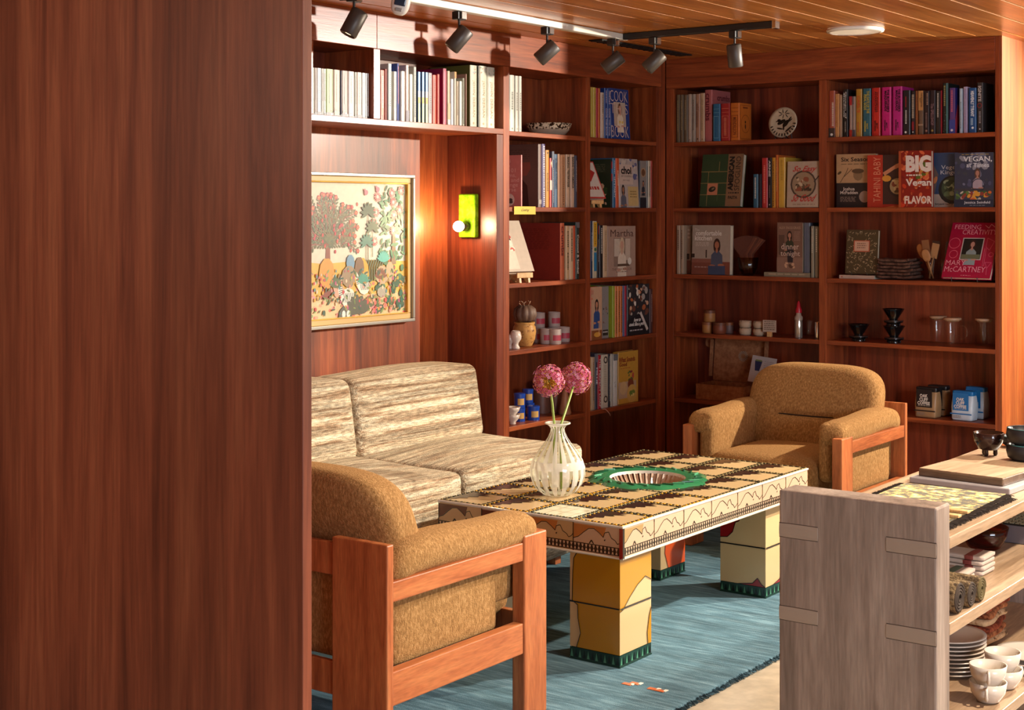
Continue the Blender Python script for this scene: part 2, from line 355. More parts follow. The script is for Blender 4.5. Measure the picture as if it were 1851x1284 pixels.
# ---------------------------------------------------------------- books
_books = 0
def add_book(loc, rotz, wd, h, d, cover, label, group, art=(), side=(), lean=0, out=False, tilt=0, sideface=-1, pages=None, paper=False):
    """origin at the middle of the bottom front edge; front looks to local -y. out=True: front cover faces out, spine on the left."""
    global _books; _books += 1
    loc = (loc[0], loc[1], loc[2] + (d*math.sin(lean)+.0004 if lean else 0))
    root = thing('book', label, 'book', loc, rotz, group)
    root.rotation_euler = (lean, tilt, rotz); root.rotation_mode = 'XYZ'
    if lean or tilt: root.matrix_basis = Matrix.Translation(loc) @ Matrix.Rotation(rotz, 4, 'Z') @ Matrix.Rotation(tilt, 4, 'Y') @ Matrix.Rotation(-lean, 4, 'X')
    t = .0012 if paper else .0026; mb = MB(); hw = wd/2
    if not out:
        rs = min(.004, hw*.7)
        po = [(hw, d), (hw, rs), (hw*.75, rs*.25), (0, 0), (-hw*.75, rs*.25), (-hw, rs), (-hw, d)]
        pi = [(hw-t, d), (hw-t, rs+t), (hw*.7-t*.5, t+rs*.4), (0, t*1.3), (-hw*.7+t*.5, t+rs*.4), (-hw+t, rs+t), (-hw+t, d)]
    else:
        po = [(hw, 0), (-hw+.003, 0), (-hw, .003), (-hw, d-.003), (-hw+.003, d), (hw, d)]
        pi = [(hw, t), (-hw+.003, t), (-hw+t, .003+t*.5), (-hw+t, d-.003-t*.5), (-hw+.003, d-t), (hw, d-t)]
    n = len(po); vs = [(x, y, 0) for x, y in po+pi] + [(x, y, h) for x, y in po+pi]; fs = []
    for i in range(n-1):
        fs += [(i, i+2*n, i+1+2*n, i+1), (n+i, n+i+1, 3*n+i+1, 3*n+i), (i, i+1, n+i+1, n+i), (2*n+i, 3*n+i, 3*n+i+1, 2*n+i+1)]
    fs += [(0, n, 3*n, 2*n), (n-1, 3*n-1, 4*n-1, 2*n-1)]
    mb.add(vs, fs); mb.build('cover', C(cover), root)
    pg = MB(); e = .0006 if paper else .003
    if not out: pg.box(-hw+t, t*1.5+.001, e, hw-t, d-e, h-e)
    else: pg.box(-hw+t*1.5, t, e, hw-e, d-t, h-e)
    pg.build('pages', pages or PAGES, root)
    if art: draw(art, lambda x, y, l: (x-hw, -l-.0002, y), wd, h, root)
    if side:
        sx = sideface*(hw+.0002)
        if sideface < 0: draw(side, lambda x, y, l: (sx-l, d-x, y), d, h, root, 'back_cover_art', 'back_cover_lettering')
        else: draw(side, lambda x, y, l: (sx+l, x, y), d, h, root, 'front_cover_art', 'front_cover_lettering')
    return root
ZS = {1: 1.828, 2: 1.484, 3: 1.1375, 4: .833, 5: .4895}
ROW = {1: 'top', 2: 'second', 3: 'third', 4: 'fourth', 5: 'bottom'}
WHERE = {'La': "left bookcase's near bay", 'Lb': "left bookcase's corner bay", 'Ra': "back bookcase's left bay", 'Rb': "back bookcase's right bay"}
SHORT = {'La': 'near left bay', 'Lb': 'corner left bay', 'Ra': 'back left bay', 'Rb': 'back right bay'}
NB = 'over the painting, nearer compartment'; NC = 'over the alcove, farther compartment'
def B(case, row, px0, px1, pyt, cover, desc, art=(), side=(), sb=.02, d=.2, out=False, th=.028, lean=0, z0=None, tilt=0, paper=False, where=None):
    px = (px0+px1)/2; zs = ZS[row] if z0 is None else z0
    wh = where or f"{ROW[row]} shelf of {WHERE[case]}"
    grp = 'books on the ' + wh if not where else 'books ' + where
    if case[0] == 'L':
        a, b, c = onx(px0, -sb), onx(px1, -sb), onx(px, -sb, pyt); loc = (-sb, (a.y+b.y)/2, zs+.0005); w_ = abs(b.y-a.y); rz = R(90); sf = -1
    else:
        a, b, c = ony(px0, sb), ony(px1, sb), ony(px, sb, pyt); loc = ((a.x+b.x)/2, sb, zs+.0005); w_ = abs(b.x-a.x); rz = 0; sf = 1
    lo, hi = (-2.6445,-2.3005) if wh == NB else (-2.2595,-1.431) if wh == NC else {'La':(-1.3835,-.763),'Lb':(-.722,-.098),'Ra':(.0455,.8665),'Rb':(.9075,1.7345)}[case]
    i_ = 1 if case[0] == 'L' else 0; v = loc[i_]; v = min(max(v, lo+w_/2+.0006), hi-w_/2-.0006); loc = tuple(v if k == i_ else q for k, q in enumerate(loc))
    h = (c.z - zs) / math.cos(lean)
    if len(f"{desc}, {wh}".split()) > 16: wh = f"{ROW[row]} shelf, {SHORT[case]}"
    return add_book(loc, rz, w_-.0008, h, th if out else d, cover, f"{desc}, {wh}", grp, art, side, lean, out, tilt, sf, paper=paper)
def vt(s, c, v0=.2, v1=.9, u0=.22, u1=.78, bold=.02): return ('t', s, u0, v0, u1, v1, c, 1, bold)
def vm(c, v0=.25, v1=.88, u0=.35, u1=.65): return ('v', u0, v0, u1, v1, c)
# ================================================================= the setting
ZC = 2.266
fl = MB().box(-.5, -9.5, -.05, 8.5, 1.6, 0).build('floor', wood('polished_cream_floor', '#b0a28c', '#bcae98', '#c6baa4', scale=(1.5,1.5,1.5), rough=.3, bump=.02)); struct(fl)
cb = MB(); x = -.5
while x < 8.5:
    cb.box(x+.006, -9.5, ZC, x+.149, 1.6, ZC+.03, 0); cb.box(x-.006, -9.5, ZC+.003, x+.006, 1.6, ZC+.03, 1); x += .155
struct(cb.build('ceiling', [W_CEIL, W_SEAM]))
struct(MB().box(-.5, -9.5, 0, -.31, 1.6, ZC).build('wall_left', W_P))
struct(MB().box(-.31, .30, 0, 1.70, .45, ZC).build('wall_back', W_PX))
struct(MB().box(1.70, 1.50, 0, 8.5, 1.6, ZC).build('wall_rear', C('#a89a88', .8)))
struct(MB().box(-.31, -4.33, 0, 1.600, -4.30, ZC).build('wall_partition', W_COL, bev=.002))
# alcove over the sofa: veneered back, lined side, bridging book shelf, frieze
al = thing('alcove_panelling', 'cherry-veneered alcove behind the sofa, with a bridging book shelf and a deep frieze', 'wall panelling', (0,0,0))
def part(name, m, b, p, bev=.0015): return MB().box(*b).build(name, m, p, bev=bev)
part('back_panel', W_P, (-.305,-4.2,0,-.283,-1.43,2.2), al, 0)
part('side_panel', W_PX, (-.283,-1.479,0,-.0005,-1.43,1.809), al)
part('upright', W_V, (-.283,-1.4295,0,0,-1.385,2.1175), al)
part('shelf', W_Y, (-.283,-4.2,1.81,.001,-1.4305,1.8345), al)
for y in (-2.28, -2.665, -3.2): part('divider', W_V, (-.283,y-.02,1.835,0,y+.02,2.1175), al)
part('frieze', W_Y, (-.283,-2.2815,2.118,.002,-1.385,ZC), al); part('frieze', W_Y, (-.283,-4.2,2.118,.002,-2.283,ZC), al)
part('compartment_back', W_PX, (-.283,-4.2,1.836,-.27,-1.431,2.117), al, 0)
# left bookcase
lb = thing('bookcase', 'built-in cherry bookcase of two bays beside the sofa alcove', 'bookcase', (0,0,0))
part('back_panel', W_P, (-.283,-1.384,0,-.268,-.05,2.117), lb, 0)
part('upright', W_V, (-.267,-.762,0,0,-.723,2.1175), lb); part('upright', W_V, (-.267,-.097,0,0,-.056,2.1175), lb)
part('frieze', W_Y, (-.267,-1.384,2.118,.002,-.056,ZC), lb)
part('corner_filler', W_V, (-.26,-.0555,0,-.004,-.0005,ZC), lb)
for r_ in range(1, 6):
    for a, b in ((-1.3835,-.763), (-.722,-.098)): part('shelf', W_Y, (-.267,a,ZS[r_]-.021,-.002,b,ZS[r_]), lb)
for a, b in ((-1.3835,-.763), (-.722,-.098)): part('base_panel', W_Y, (-.267,a,.0,-.01,b,.09), lb)
# back bookcase
bb = thing('bookcase', 'built-in cherry bookcase of two wide bays behind the far armchair', 'bookcase', (0,0,0))
part('back_panel', W_PX, (0,.26,0,1.73,.275,2.11), bb, 0)
part('upright', W_V, (0,0,0,.045,.26,2.1105), bb); part('upright', W_V, (.867,0,0,.907,.26,2.1105), bb); part('upright', W_V, (1.735,0,0,1.757,.45,ZC), bb)
part('side_panel', W_OR, (1.7575,.001,0,1.766,.45,ZC), bb, 0)
part('frieze', W_X, (0,-.002,2.111,1.7345,.26,ZC), bb)
for r_ in range(1, 6):
    for a, b in ((.0455,.8665), (.9075,1.7345)): part('shelf', W_X, (a,.002,ZS[r_]-.021,b,.26,ZS[r_]), bb)
for a, b in ((.0455,.8665), (.9075,1.7345)): part('base_panel', W_X, (a,.01,.0,b,.26,.09), bb)
# rug
rg = MB().soft(1.0, -2.15, .008, .806, 2.0, .0075, .0074, n=30).build('rug', F_RUG, smooth=True)
tag(rg, 'slate-blue wool rug with a shaggy edge under the tiled table', 'rug')
mo = MB()
for (px, py) in ((1134,1237), (1148,1236), (1180,1246), (1193,1249)):
    q = onz(px, py, .0158)
    mo.soft(q.x, q.y, .0160, .016, .010, .0012, .001, n=3, mi=0); mo.soft(q.x+.014, q.y+.008, .0160, .006, .010, .0012, .001, n=3, mi=1)
mo.build('woven_motif', [C('#c06030'), C('#e0d8c8')], rg)
fr = MB(); rnd = random.Random(3); y = -4.1
while y < -.2:
    for _ in range(2):
        z0 = rnd.uniform(.002, .013); fr.tube([(1.800, y, z0), (1.812, y+rnd.uniform(-.004,.004), z0*.8), (1.817+rnd.uniform(0,.006), y+rnd.uniform(-.008,.008), z0*.3+.001)], [.0022,.002,.0008], n=4)
    y += .0065
fr.build('pile_edge', F_RUG, rg)['kind'] = 'stuff'

# ================================================================= sofa
def wob(a, s): return lambda x, y, z: (x + a*math.sin(y*s+z*9)*.5, y, z + a*math.sin(x*s*1.3+y*7)*.5)
sf = thing('sofa', 'low two-seat sofa in cream and brown striped wool under the painting', 'sofa', (0,-2.45,0))
for i, yc in enumerate((-.41, .395)):
    hl = .405
    def sfn(x, y, z):
        return (x + .006*math.sin(y*9+2*i), y, z + .006*math.sin(y*8+x*6+i))
    MB().soft(.19, yc, .285, .40, hl, .22, .034, n=18, puff=(.008,.0,.012), fn=sfn).build('seat_cushion', F_SOFA, sf, smooth=True)
    def bfn(x, y, z, i=i):
        lean = (z+.155)/.31
        return (x - .05*lean, y, z + .004*math.sin(y*7+i))
    b = MB().soft(-.045, yc, .648, .125, hl-.004, .155, .036, n=18, puff=(.016,.0,.008), fn=bfn).build('back_cushion', F_SOFA, sf, smooth=True)
for (a, b_) in ((-.10,-.75), (-.10,.70), (.5,-.75), (.5,.70)): MB().box(a-.02,b_-.02,0.016,a+.02,b_+.02,.075).build('foot', W_CHAIR, sf)

# ================================================================= armchairs
def armchair(label, loc, rotz):
    t = thing('armchair', label, 'armchair', loc, rotz, None)
    for s in (-1, 1):
        MB().box(s*.325,-.35,.016,s*.37,-.24,.54).build('front_leg', W_CHAIR, t, bev=.005)
        MB().box(s*.18,.322,.016,s*.37,.348,.617).build('rear_leg', W_CHAIR, t, bev=.004)
        MB().box(s*.332,-.2395,.468,s*.366,.3215,.520).build('arm_rail', W_CHAIRH, t, bev=.003)
        MB().box(s*.332,-.2395,.205,s*.366,.3215,.292).build('side_rail', W_CHAIRH, t, bev=.003)
        MB().soft(s*.300,.045,.385,.022,.225,.105,.018,n=8,puff=(.006,0,0)).build('side_panel', F_CHAIR, t, smooth=True)
        a = MB()
        def af(x, y, z, s=s):
            tt = (y+.315)/.63
            return (x, y, z + .006*math.sin(y*11) - .03*max(0, abs(y)/.315-.8)/.2*.6)
        a.soft(s*.306,-.012,.556,.062,.318,.046,.042,n=12,puff=(0,0,.006),fn=af)
        a.soft(s*.278,-.012,.470,.034,.308,.125,.032,n=12,puff=(.008,0,0))
        a.build('arm_pad', F_CHAIR, t, smooth=True)
    MB().box(-.1795,.326,.515,.1795,.344,.60).build('back_rail', W_CHAIR, t, bev=.003)
    MB().box(-.1795,.326,.205,.1795,.344,.292).build('back_rail', W_CHAIR, t, bev=.003)
    MB().box(-.32,-.33,.235,.32,-.305,.30).build('front_rail', W_CHAIR, t, bev=.003)
    MB().soft(0,.296,.42,.31,.024,.13,.02,n=8,puff=(0,.004,0)).build('back_panel', F_CHAIR, t, smooth=True)
    MB().soft(0,-.055,.355,.245,.30,.078,.045,n=14,puff=(0,.012,.016)).build('seat_cushion', F_CHAIR, t, smooth=True)
    def bk(x, y, z):
        y2 = y + .07*(z/.2) ;
        if y < 0:
            f = math.exp(-((z+.02)/.011)**2) * max(0, 1-(abs(x)/.17)**6); y2 += .020*f
            y2 += -.012*math.exp(-((z+.02)/.06)**2)*(1-f)*0
        if z < 0: x = x*(1 - .10*(-z/.2)**2)
        return (x, y2, z)
    m = MB(); n = 34
    m.soft(0,.185,.578,.312,.088,.198,.1,n=n,fn=bk,k=3.9,puff=(0,.010,0))
    bc = m.build('back_cushion', F_CHAIR, t, smooth='all')
    MB().tube([(-.165,.103,.562),(-.15,.0985,.559),(-.05,.0965,.557),(.05,.0965,.557),(.15,.0985,.559),(.165,.103,.562)], [.001,.0032,.0032,.0032,.0032,.001], n=8).build('crease_line', C('#2c1a0c',.9), bc)  # dark tube stands for the shade in the cushion crease
    return t
armchair('mustard velvet armchair with teak frame facing the room, in front of the back bookcase', (1.124,-.79,0), 0)
armchair('mustard velvet armchair with teak frame seen from behind, half hidden by the wood partition', (1.149,-3.60,0), R(180))

# ================================================================= tiled coffee table
TX0, TX1, TY0, TY1, TZ = .752, 1.496, -2.805, -1.466, .470
NX, NY = 4, 7; tw, tl = (TX1-TX0)/NX, (TY1-TY0)/NY
tb = thing('coffee_table', 'low coffee table clad in glazed painted tiles with a green-rimmed basin', 'coffee table', ((TX0+TX1)/2, (TY0+TY1)/2, 0))
OX, OY = (TX0+TX1)/2, (TY0+TY1)/2
def gl(h, n=None): 
    m = pm('glaze_'+h.strip('#'), h, .16, spec=.6)
    return m
CREAM, TAN, BRN, YEL, GRN, DGR, BLK, RED, ORG, OCH, ROSE = [gl(c) for c in ('#c6a87a','#b8986c','#33201a','#c08c1e','#2c7048','#17342a','#141210','#8c1418','#d8541c','#b07c10','#c2a288')]
WRIM = gl('#cfc8bc')
top = MB(); rnd = random.Random(11)
# aprons as hollow box and an under plate
top.box(TX0,TY0,.366,TX1,TY0+.03,.452,1).box(TX0,TY1-.03,.366,TX1,TY1,.452,1).box(TX0,TY0+.03,.366,TX0+.03,TY1-.03,.452,1).box(TX1-.03,TY0+.03,.366,TX1,TY1-.03,.452,1)
top.box(TX0+.03,TY0+.03,.366,TX1-.03,TY1-.03,.374,1)
mats = [CREAM, TAN, BRN, YEL, GRN, DGR, BLK, RED, WRIM, gl('#8c7a52'), gl('#d8d2b4')]
cxh, cyh, HR = (TX0+TX1)/2, TY0+4*tl, .138
for i in range(NX):
    for j in range(NY):
        x0, y0 = TX0+i*tw, TY0+j*tl; g = .0025
        centre = i in (1,2) and j in (3,4)
        if centre: continue
        top.box(x0+g,y0+g,.452,x0+tw-g,y0+tl-g,TZ,10 if (i,j)==(2,0) else 0)
        # rope edging: a dark strip and a row of beads on each side
        near = (j <= 2)
        bc = 3 if (near and (i+j)%2==1) or (i,j) in ((3,0),(2,1),(3,2),(1,0)) else (5 if (i+j)%3 else 9)
        zt = TZ+.0006
        def strip(a,b,c,d,mi): top.add([(a,b,zt),(c,b,zt),(c,d,zt),(a,d,zt)],[(0,1,2,3)],mi)
        e = .011
        strip(x0+g,y0+g,x0+tw-g,y0+g+e,bc); strip(x0+g,y0+tl-g-e,x0+tw-g,y0+tl-g,5); strip(x0+g,y0+g+e,x0+g+e,y0+tl-g-e,5); strip(x0+tw-g-e,y0+g+e,x0+tw-g,y0+tl-g-e,bc)
        for k in range(15):
            q = (k+.5)/15
            for (bx, by) in ((x0+q*tw, y0+g+.0055), (x0+q*tw, y0+tl-g-.0055), (x0+g+.0055, y0+q*tl), (x0+tw-g-.0055, y0+q*tl)):
                top.soft(bx,by,TZ+.001,.0042,.0042,.0028,.0026,n=1,mi=6 if k%2 else (9 if bc!=3 else 3))
        # dark mane-like silhouette along the inner side of each tile
        if (i,j)==(2,0):
            for q in (.3,.55,.8): strip(x0+q*tw,y0+.02,x0+q*tw+.0015,y0+tl-.02,9); 
            for q in (.4,.7): strip(x0+.02,y0+q*tl,x0+tw-.02,y0+q*tl+.0015,9)
            continue
        P = [(.07,.10),(.07,.92),(.30,.93),(.46,.95),(.40,.86),(.55,.88),(.42,.78),(.60,.76),(.38,.66),(.46,.58),(.30,.52),(.36,.40),(.22,.34),(.24,.22),(.15,.20)]
        P = [(u+rnd.uniform(-.012,.012), v+rnd.uniform(-.015,.015)) for u, v in P]
        top.add([(x0+u*tw,y0+v*tl,TZ+.0012) for u,v in P][::-1],[tuple(range(len(P)))],2)
# square patch with the round hole
NR = 64
def sq(a):
    c, s_ = math.cos(a), math.sin(a); k = min(tw/abs(c) if abs(c)>1e-6 else 9, tl/abs(s_) if abs(s_)>1e-6 else 9); return (cxh+c*k, cyh+s_*k)
vs = []; fs = []
for k in range(NR):
    a = 2*math.pi*k/NR; p = sq(a); vs += [(p[0],p[1],TZ), (cxh+HR*math.cos(a), cyh+HR*math.sin(a), TZ)]
for k in range(NR):
    k2 = (k+1)%NR; fs.append((2*k,2*k2,2*k2+1,2*k+1))
top.add(vs, fs, 0)
rtop = top.build('tabletop', mats, tb, loc=(-OX,-OY,0))
# painted apron ornament
ap = MB()
def wline(pts, wd, mp, mi):
    for (a, b), (c, d) in zip(pts, pts[1:]):
        l = math.hypot(c-a, d-b) or 1; nx, ny = -(d-b)/l*wd/2, (c-a)/l*wd/2
        ap.add([mp(a-nx,b-ny), mp(c-nx,d-ny), mp(c+nx,d+ny), mp(a+nx,b+ny)], [(0,1,2,3)], mi)
def apron(L, nt, mp0, dark):
    z0, z1 = .366, .470; w_ = L/nt
    for k in range(nt):
        a = k*w_
        mp = lambda u, v, l=0: mp0(a+u, z0+v, .0006+l*.0004)
        ap.add([mp(.002,.001),mp(w_-.002,.001),mp(w_-.002,.103),mp(.002,.103)],[(0,1,2,3)],0 if k%2 or not dark else 1)
        top_ = [(.002,.092)]
        cv = [(0.0,.045),(.02,.052),(.04,.068),(.06,.082),(.08,.084),(.10,.072),(.115,.060),(.12,.075),(.135,.080),(.145,.062),(.16,.055),(.168,.045),(.178,.050),(w_-.001,.058)]
        if dark or k==0:
            c2 = cv[:7] if (k%2==0 or dark) else cv[:5]
            ap.add([mp(u,v,1) for u,v in c2]+[mp(c2[-1][0]+.01,.092,1),mp(.0,.092,1)],[tuple(range(len(c2)+2))],(2 if k<2 else 8) if dark else 9)
        wline(cv, .0022, lambda u, v: mp(u, v, 2), 3)
        wline([(.062,.035),(.070,.046),(.078,.035)], .004, lambda u, v: mp(u,v,2), 3)
        wline([(.118,.050),(.122,.054)], .004, lambda u, v: mp(u,v,2), 3)
        # arcaded band
        ap.add([mp(0,.008,1),mp(w_,.008,1),mp(w_,.034,1),mp(0,.034,1)],[(0,1,2,3)],3)
        n_ = 13
        for q in range(n_):
            u = (q+.5)*w_/n_; s_ = w_/n_*.30
            ap.add([mp(u-s_,.011,2),mp(u+s_,.011,2),mp(u+s_*.4,.019,2),mp(u-s_*.4,.019,2)],[(0,1,2,3)],0)
            ap.add([mp(u-s_*.35,.022,2),mp(u+s_*.35,.022,2),mp(u+s_,.031,2),mp(u-s_,.031,2)],[(0,1,2,3)],0)
        wline([(0,0),(0,.104)], .003, lambda u, v: mp(u, v, 3), 3)
apron(TX1-TX0, 4, lambda u, z, l: (TX0+u, TY0-l, z), True)
apron(TY1-TY0, 7, lambda u, z, l: (TX1+l, TY0+u, z), False)
ap.add([(TX1-.010,TY0-.0035,.366),(TX1+.0035,TY0-.0035,.366),(TX1+.0035,TY0-.0035,.462),(TX1-.010,TY0-.0035,.462)],[(0,1,2,3)],4)
ap.add([(TX1+.0035,TY0-.0035,.366),(TX1+.0035,TY0+.007,.366),(TX1+.0035,TY0+.007,.462),(TX1+.0035,TY0-.0035,.462)],[(0,1,2,3)],3)
for (a, b, c, d) in ((TX0-.004,TY0-.004,TX1+.004,TY0+.004), (TX1-.004,TY0-.004,TX1+.004,TY1+.004), (TX0-.004,TY0-.004,TX0+.004,TY1+.004), (TX0-.004,TY1-.004,TX1+.004,TY1+.004)):
    ap.soft((a+c)/2,(b+d)/2,.4655,(c-a)/2,(d-b)/2,.0045,.0035,n=4,mi=6)
    ap.soft((a+c)/2,(b+d)/2,.367,(c-a)/2,(d-b)/2,.004,.0035,n=4,mi=6)
ap.build('painted_apron', [ROSE, TAN, gl('#5c2c1c'), BLK, RED, DGR, WRIM, CREAM, gl('#b06a30'), gl('#a08458')], tb, loc=(-OX,-OY,0))
# green rim and fluted basin
rim = MB(); N = 72
def ringrow(rr, z, wob): return [(cxh+(rr+wob*math.sin(11*a+1)*math.cos(3*a))*math.cos(a), cyh+(rr+wob*math.sin(11*a+1)*math.cos(3*a))*math.sin(a), z) for a in [2*math.pi*k/N for k in range(N)]]
rows = [ringrow(.222,TZ+.001,.012), ringrow(.206,TZ+.010,.009), ringrow(.168,TZ+.012,.0), ringrow(.141,TZ+.007,0), ringrow(.136,TZ-.004,0)]
vs = [p for r_ in rows for p in r_]; fs = []; ms = []
for i in range(4):
    for k in range(N): fs.append((i*N+k, i*N+(k+1)%N, (i+1)*N+(k+1)%N, (i+1)*N+k))
rim.add(vs, fs[:3*N], 0); rim.add(vs, fs[3*N:], 1)
for k in range(26):
    a = 2*math.pi*k/26+.1; rim.soft(0,0,0,.022,.004,.003,.0028,n=2,mi=2 if k%3 else 3,M=Matrix.Translation((cxh+.186*math.cos(a),cyh+.186*math.sin(a),TZ+.0135))@Matrix.Rotation(a+.9,4,'Z'))
rim.build('basin_rim', [GRN, WRIM, gl('#1c5034'), gl('#58a078')], tb, smooth=True, loc=(-OX,-OY,0))
bs = MB().lathe([(.137,TZ-.002),(.128,TZ-.018),(.108,TZ-.042),(.078,TZ-.062),(.040,TZ-.072),(.001,TZ-.074)], n=144, c=(cxh,cyh,0), cap=False, rf=lambda a, z: 1+.045*math.cos(36*a), mif=lambda i, k: 1 if k % 4 == 2 else 0)
bs.build('basin', [gl('#c4a890'), gl('#3a2218')], tb, loc=(-OX,-OY,0))
# four tiled legs, each painted differently
def leg(x0, y0, cf, label, front, side):
    s = .19; m = MB(); z0 = .016
    m.box(x0+.004,y0+.004,z0,x0+s-.004,y0+s-.004,.366,2)
    for za, zb in ((.056,.200),(.204,.366)):
        m.box(x0,y0,za,x0+s,y0+s,zb,0)
    m.box(x0-.002,y0-.002,z0,x0+s+.002,y0+s+.002,.020,3); m.box(x0,y0,.020,x0+s,y0+s,.054,3)
    mf = lambda u, v, l: (x0+u*s, y0-.0006-l*.0003, .056+v*.31); ms_ = lambda u, v, l: (x0+s+.0006+l*.0003, y0+u*s, .056+v*.31)
    for mp, prim in ((mf, front), (ms_, side)):
        for l, (pts, mi) in enumerate(prim):
            m.add([mp(u, v, l) for u, v in pts], [tuple(range(len(pts)))], mi)
            if mi not in (0, 2):   # dark outline of each painted field
                P = pts+[pts[0]]
                for (a, b), (c, d) in zip(P, P[1:]):
                    if (a == c and a in (0., 1.)) or (b == d and b in (0., 1.)): continue
                    L_ = math.hypot((c-a)*s, (d-b)*.31) or 1; nx, ny = -(d-b)*.31/L_*.0013, (c-a)*s/L_*.0013
                    m.add([mp(a-nx/s,b-ny/.31,l+5), mp(c-nx/s,d-ny/.31,l+5), mp(c+nx/s,d+ny/.31,l+5), mp(a+nx/s,b+ny/.31,l+5)], [(0,1,2,3)], 2)
        m.add([mp(0,.464,9),mp(1,.464,9),mp(1,.478,9),mp(0,.478,9)], [(0,1,2,3)], 2)
        for q in range(12):   # arcaded green plinth
            u = (q+.5)/12; mm = (lambda u, z: (x0+u*s, y0-.0012, z)) if mp is mf else (lambda u, z: (x0+s+.0012, y0+u*s, z))
            m.add([mm(u-.028,.024),mm(u+.028,.024),mm(u,.050)], [(0,1,2)], 2 if q % 2 else 6)
    o = m.build('leg', [CREAM, OCH, BLK, DGR, RED, ORG, gl('#4c8468')], tb, bev=0, loc=(-OX,-OY,0)); o['label'] = label
leg(1.286,-2.789,0,'ochre-yellow painted tile leg',
    [([(.16,1.),(.08,.92),(.06,.75),(.05,.48),(.16,.44),(.17,.30),(.22,.15),(.14,0),(1.,0),(1.,1.)],1)],
    [([(0,1.),(1,1.),(1,.66),(.8,.72),(.55,.66),(.3,.56),(.1,.46),(0,.44)],1), ([(.93,.3),(1,.38),(1,0),(.88,0),(.86,.12)],1)])
leg(1.266,-1.742,0,'cream and dark-red painted tile leg',
    [([(0,1.),(.24,1.),(.22,.86),(.46,.80),(.42,.76),(.34,.74),(.28,.62),(.16,.55),(0,.54)],4), ([(.4,0),(.72,.03),(.83,.10),(.92,.03),(1,0)],4)],
    [([(1,1),(.85,1),(.92,.75),(.78,.5),(.9,.25),(.6,.04),(.3,0),(1,0)],4)])
leg(.812,-1.742,0,'orange and cream painted tile leg',
    [([(0,0),(0,.5),(.4,.4),(.5,0)],5)], [([(.2,1),(.26,.6),(.16,.2),(.3,0),(1,0),(1,1)],5)])
leg(.812,-2.789,0,'cream and ochre painted tile leg', [([(0,1),(1,1),(.8,.7),(.3,.6),(0,.5)],1)], [([(0,1),(1,1),(1,.6),(.5,.5),(0,.6)],1)])

# ---------------- vase and the two blooms on the table
VX, VY = 1.034, -2.496; VR = .097
vz = thing('vase', 'round clear glass vase with white vertical stripes on the tiled table', 'vase', (VX,VY,TZ+.002))
prof = [(.030,0),(.052,.002),(.072,.016),(.088,.040),(.0965,.070),(.0965,.095),(.088,.122),(.070,.150),(.050,.176),(.034,.200),(.026,.218),(.024,.230),(.030,.240),(.042,.249)]
NS = 96; vm_ = bpy.data.materials.new('white_glass_stripe'); vm_.use_nodes = True
nt = vm_.node_tree; nt.nodes.clear(); o_ = nd(vm_,'ShaderNodeOutputMaterial'); d_ = nd(vm_,'ShaderNodeBsdfDiffuse'); d_.inputs[0].default_value = lin('#ebe8dc'); tl_ = nd(vm_,'ShaderNodeBsdfTranslucent'); tl_.inputs[0].default_value = lin('#ebe8dc'); g_ = nd(vm_,'ShaderNodeBsdfGlossy'); g_.inputs['Roughness'].default_value=.05
tr_ = nd(vm_,'ShaderNodeBsdfTransparent'); m0_ = nd(vm_,'ShaderNodeMixShader'); m1_ = nd(vm_,'ShaderNodeMixShader'); m1_.inputs[0].default_value=.08; m2_ = nd(vm_,'ShaderNodeMixShader'); m2_.inputs[0].default_value=.18; m0_.inputs[0].default_value=.35
nt.links.new(d_.outputs[0],m0_.inputs[1]); nt.links.new(tl_.outputs[0],m0_.inputs[2]); nt.links.new(m0_.outputs[0],m1_.inputs[1]); nt.links.new(g_.outputs[0],m1_.inputs[2]); nt.links.new(m1_.outputs[0],m2_.inputs[1]); nt.links.new(tr_.outputs[0],m2_.inputs[2]); nt.links.new(m2_.outputs[0],o_.inputs[0])
VGLASS = thin_glass('vase_glass', '#eeeee2', .2)
def vmi(i, k):
    if i in (5,): return 1 if True else 0
    j = k % 8
    if i == 12 or i < 1: return 1
    return 1 if (k % 6) < (4 if i in (3,4) else 3) else 0
fine = []
for (r0,z0),(r1,z1) in zip(prof, prof[1:]): fine.append((r0,z0))
fine.append(prof[-1])
MB().lathe(fine, n=NS, cap=False, mif=vmi).build('body', [VGLASS, vm_], vz, smooth='all')
MB().lathe([(.001,.003),(.030,.0035)], n=24, cap=False).build('base', vm_, vz)
MB().tube([(.0425*math.cos(a),.0425*math.sin(a),.249) for a in [2*math.pi*k/40 for k in range(40)]], .0028, n=8, closed=True).build('lip', vm_, vz, smooth='all')
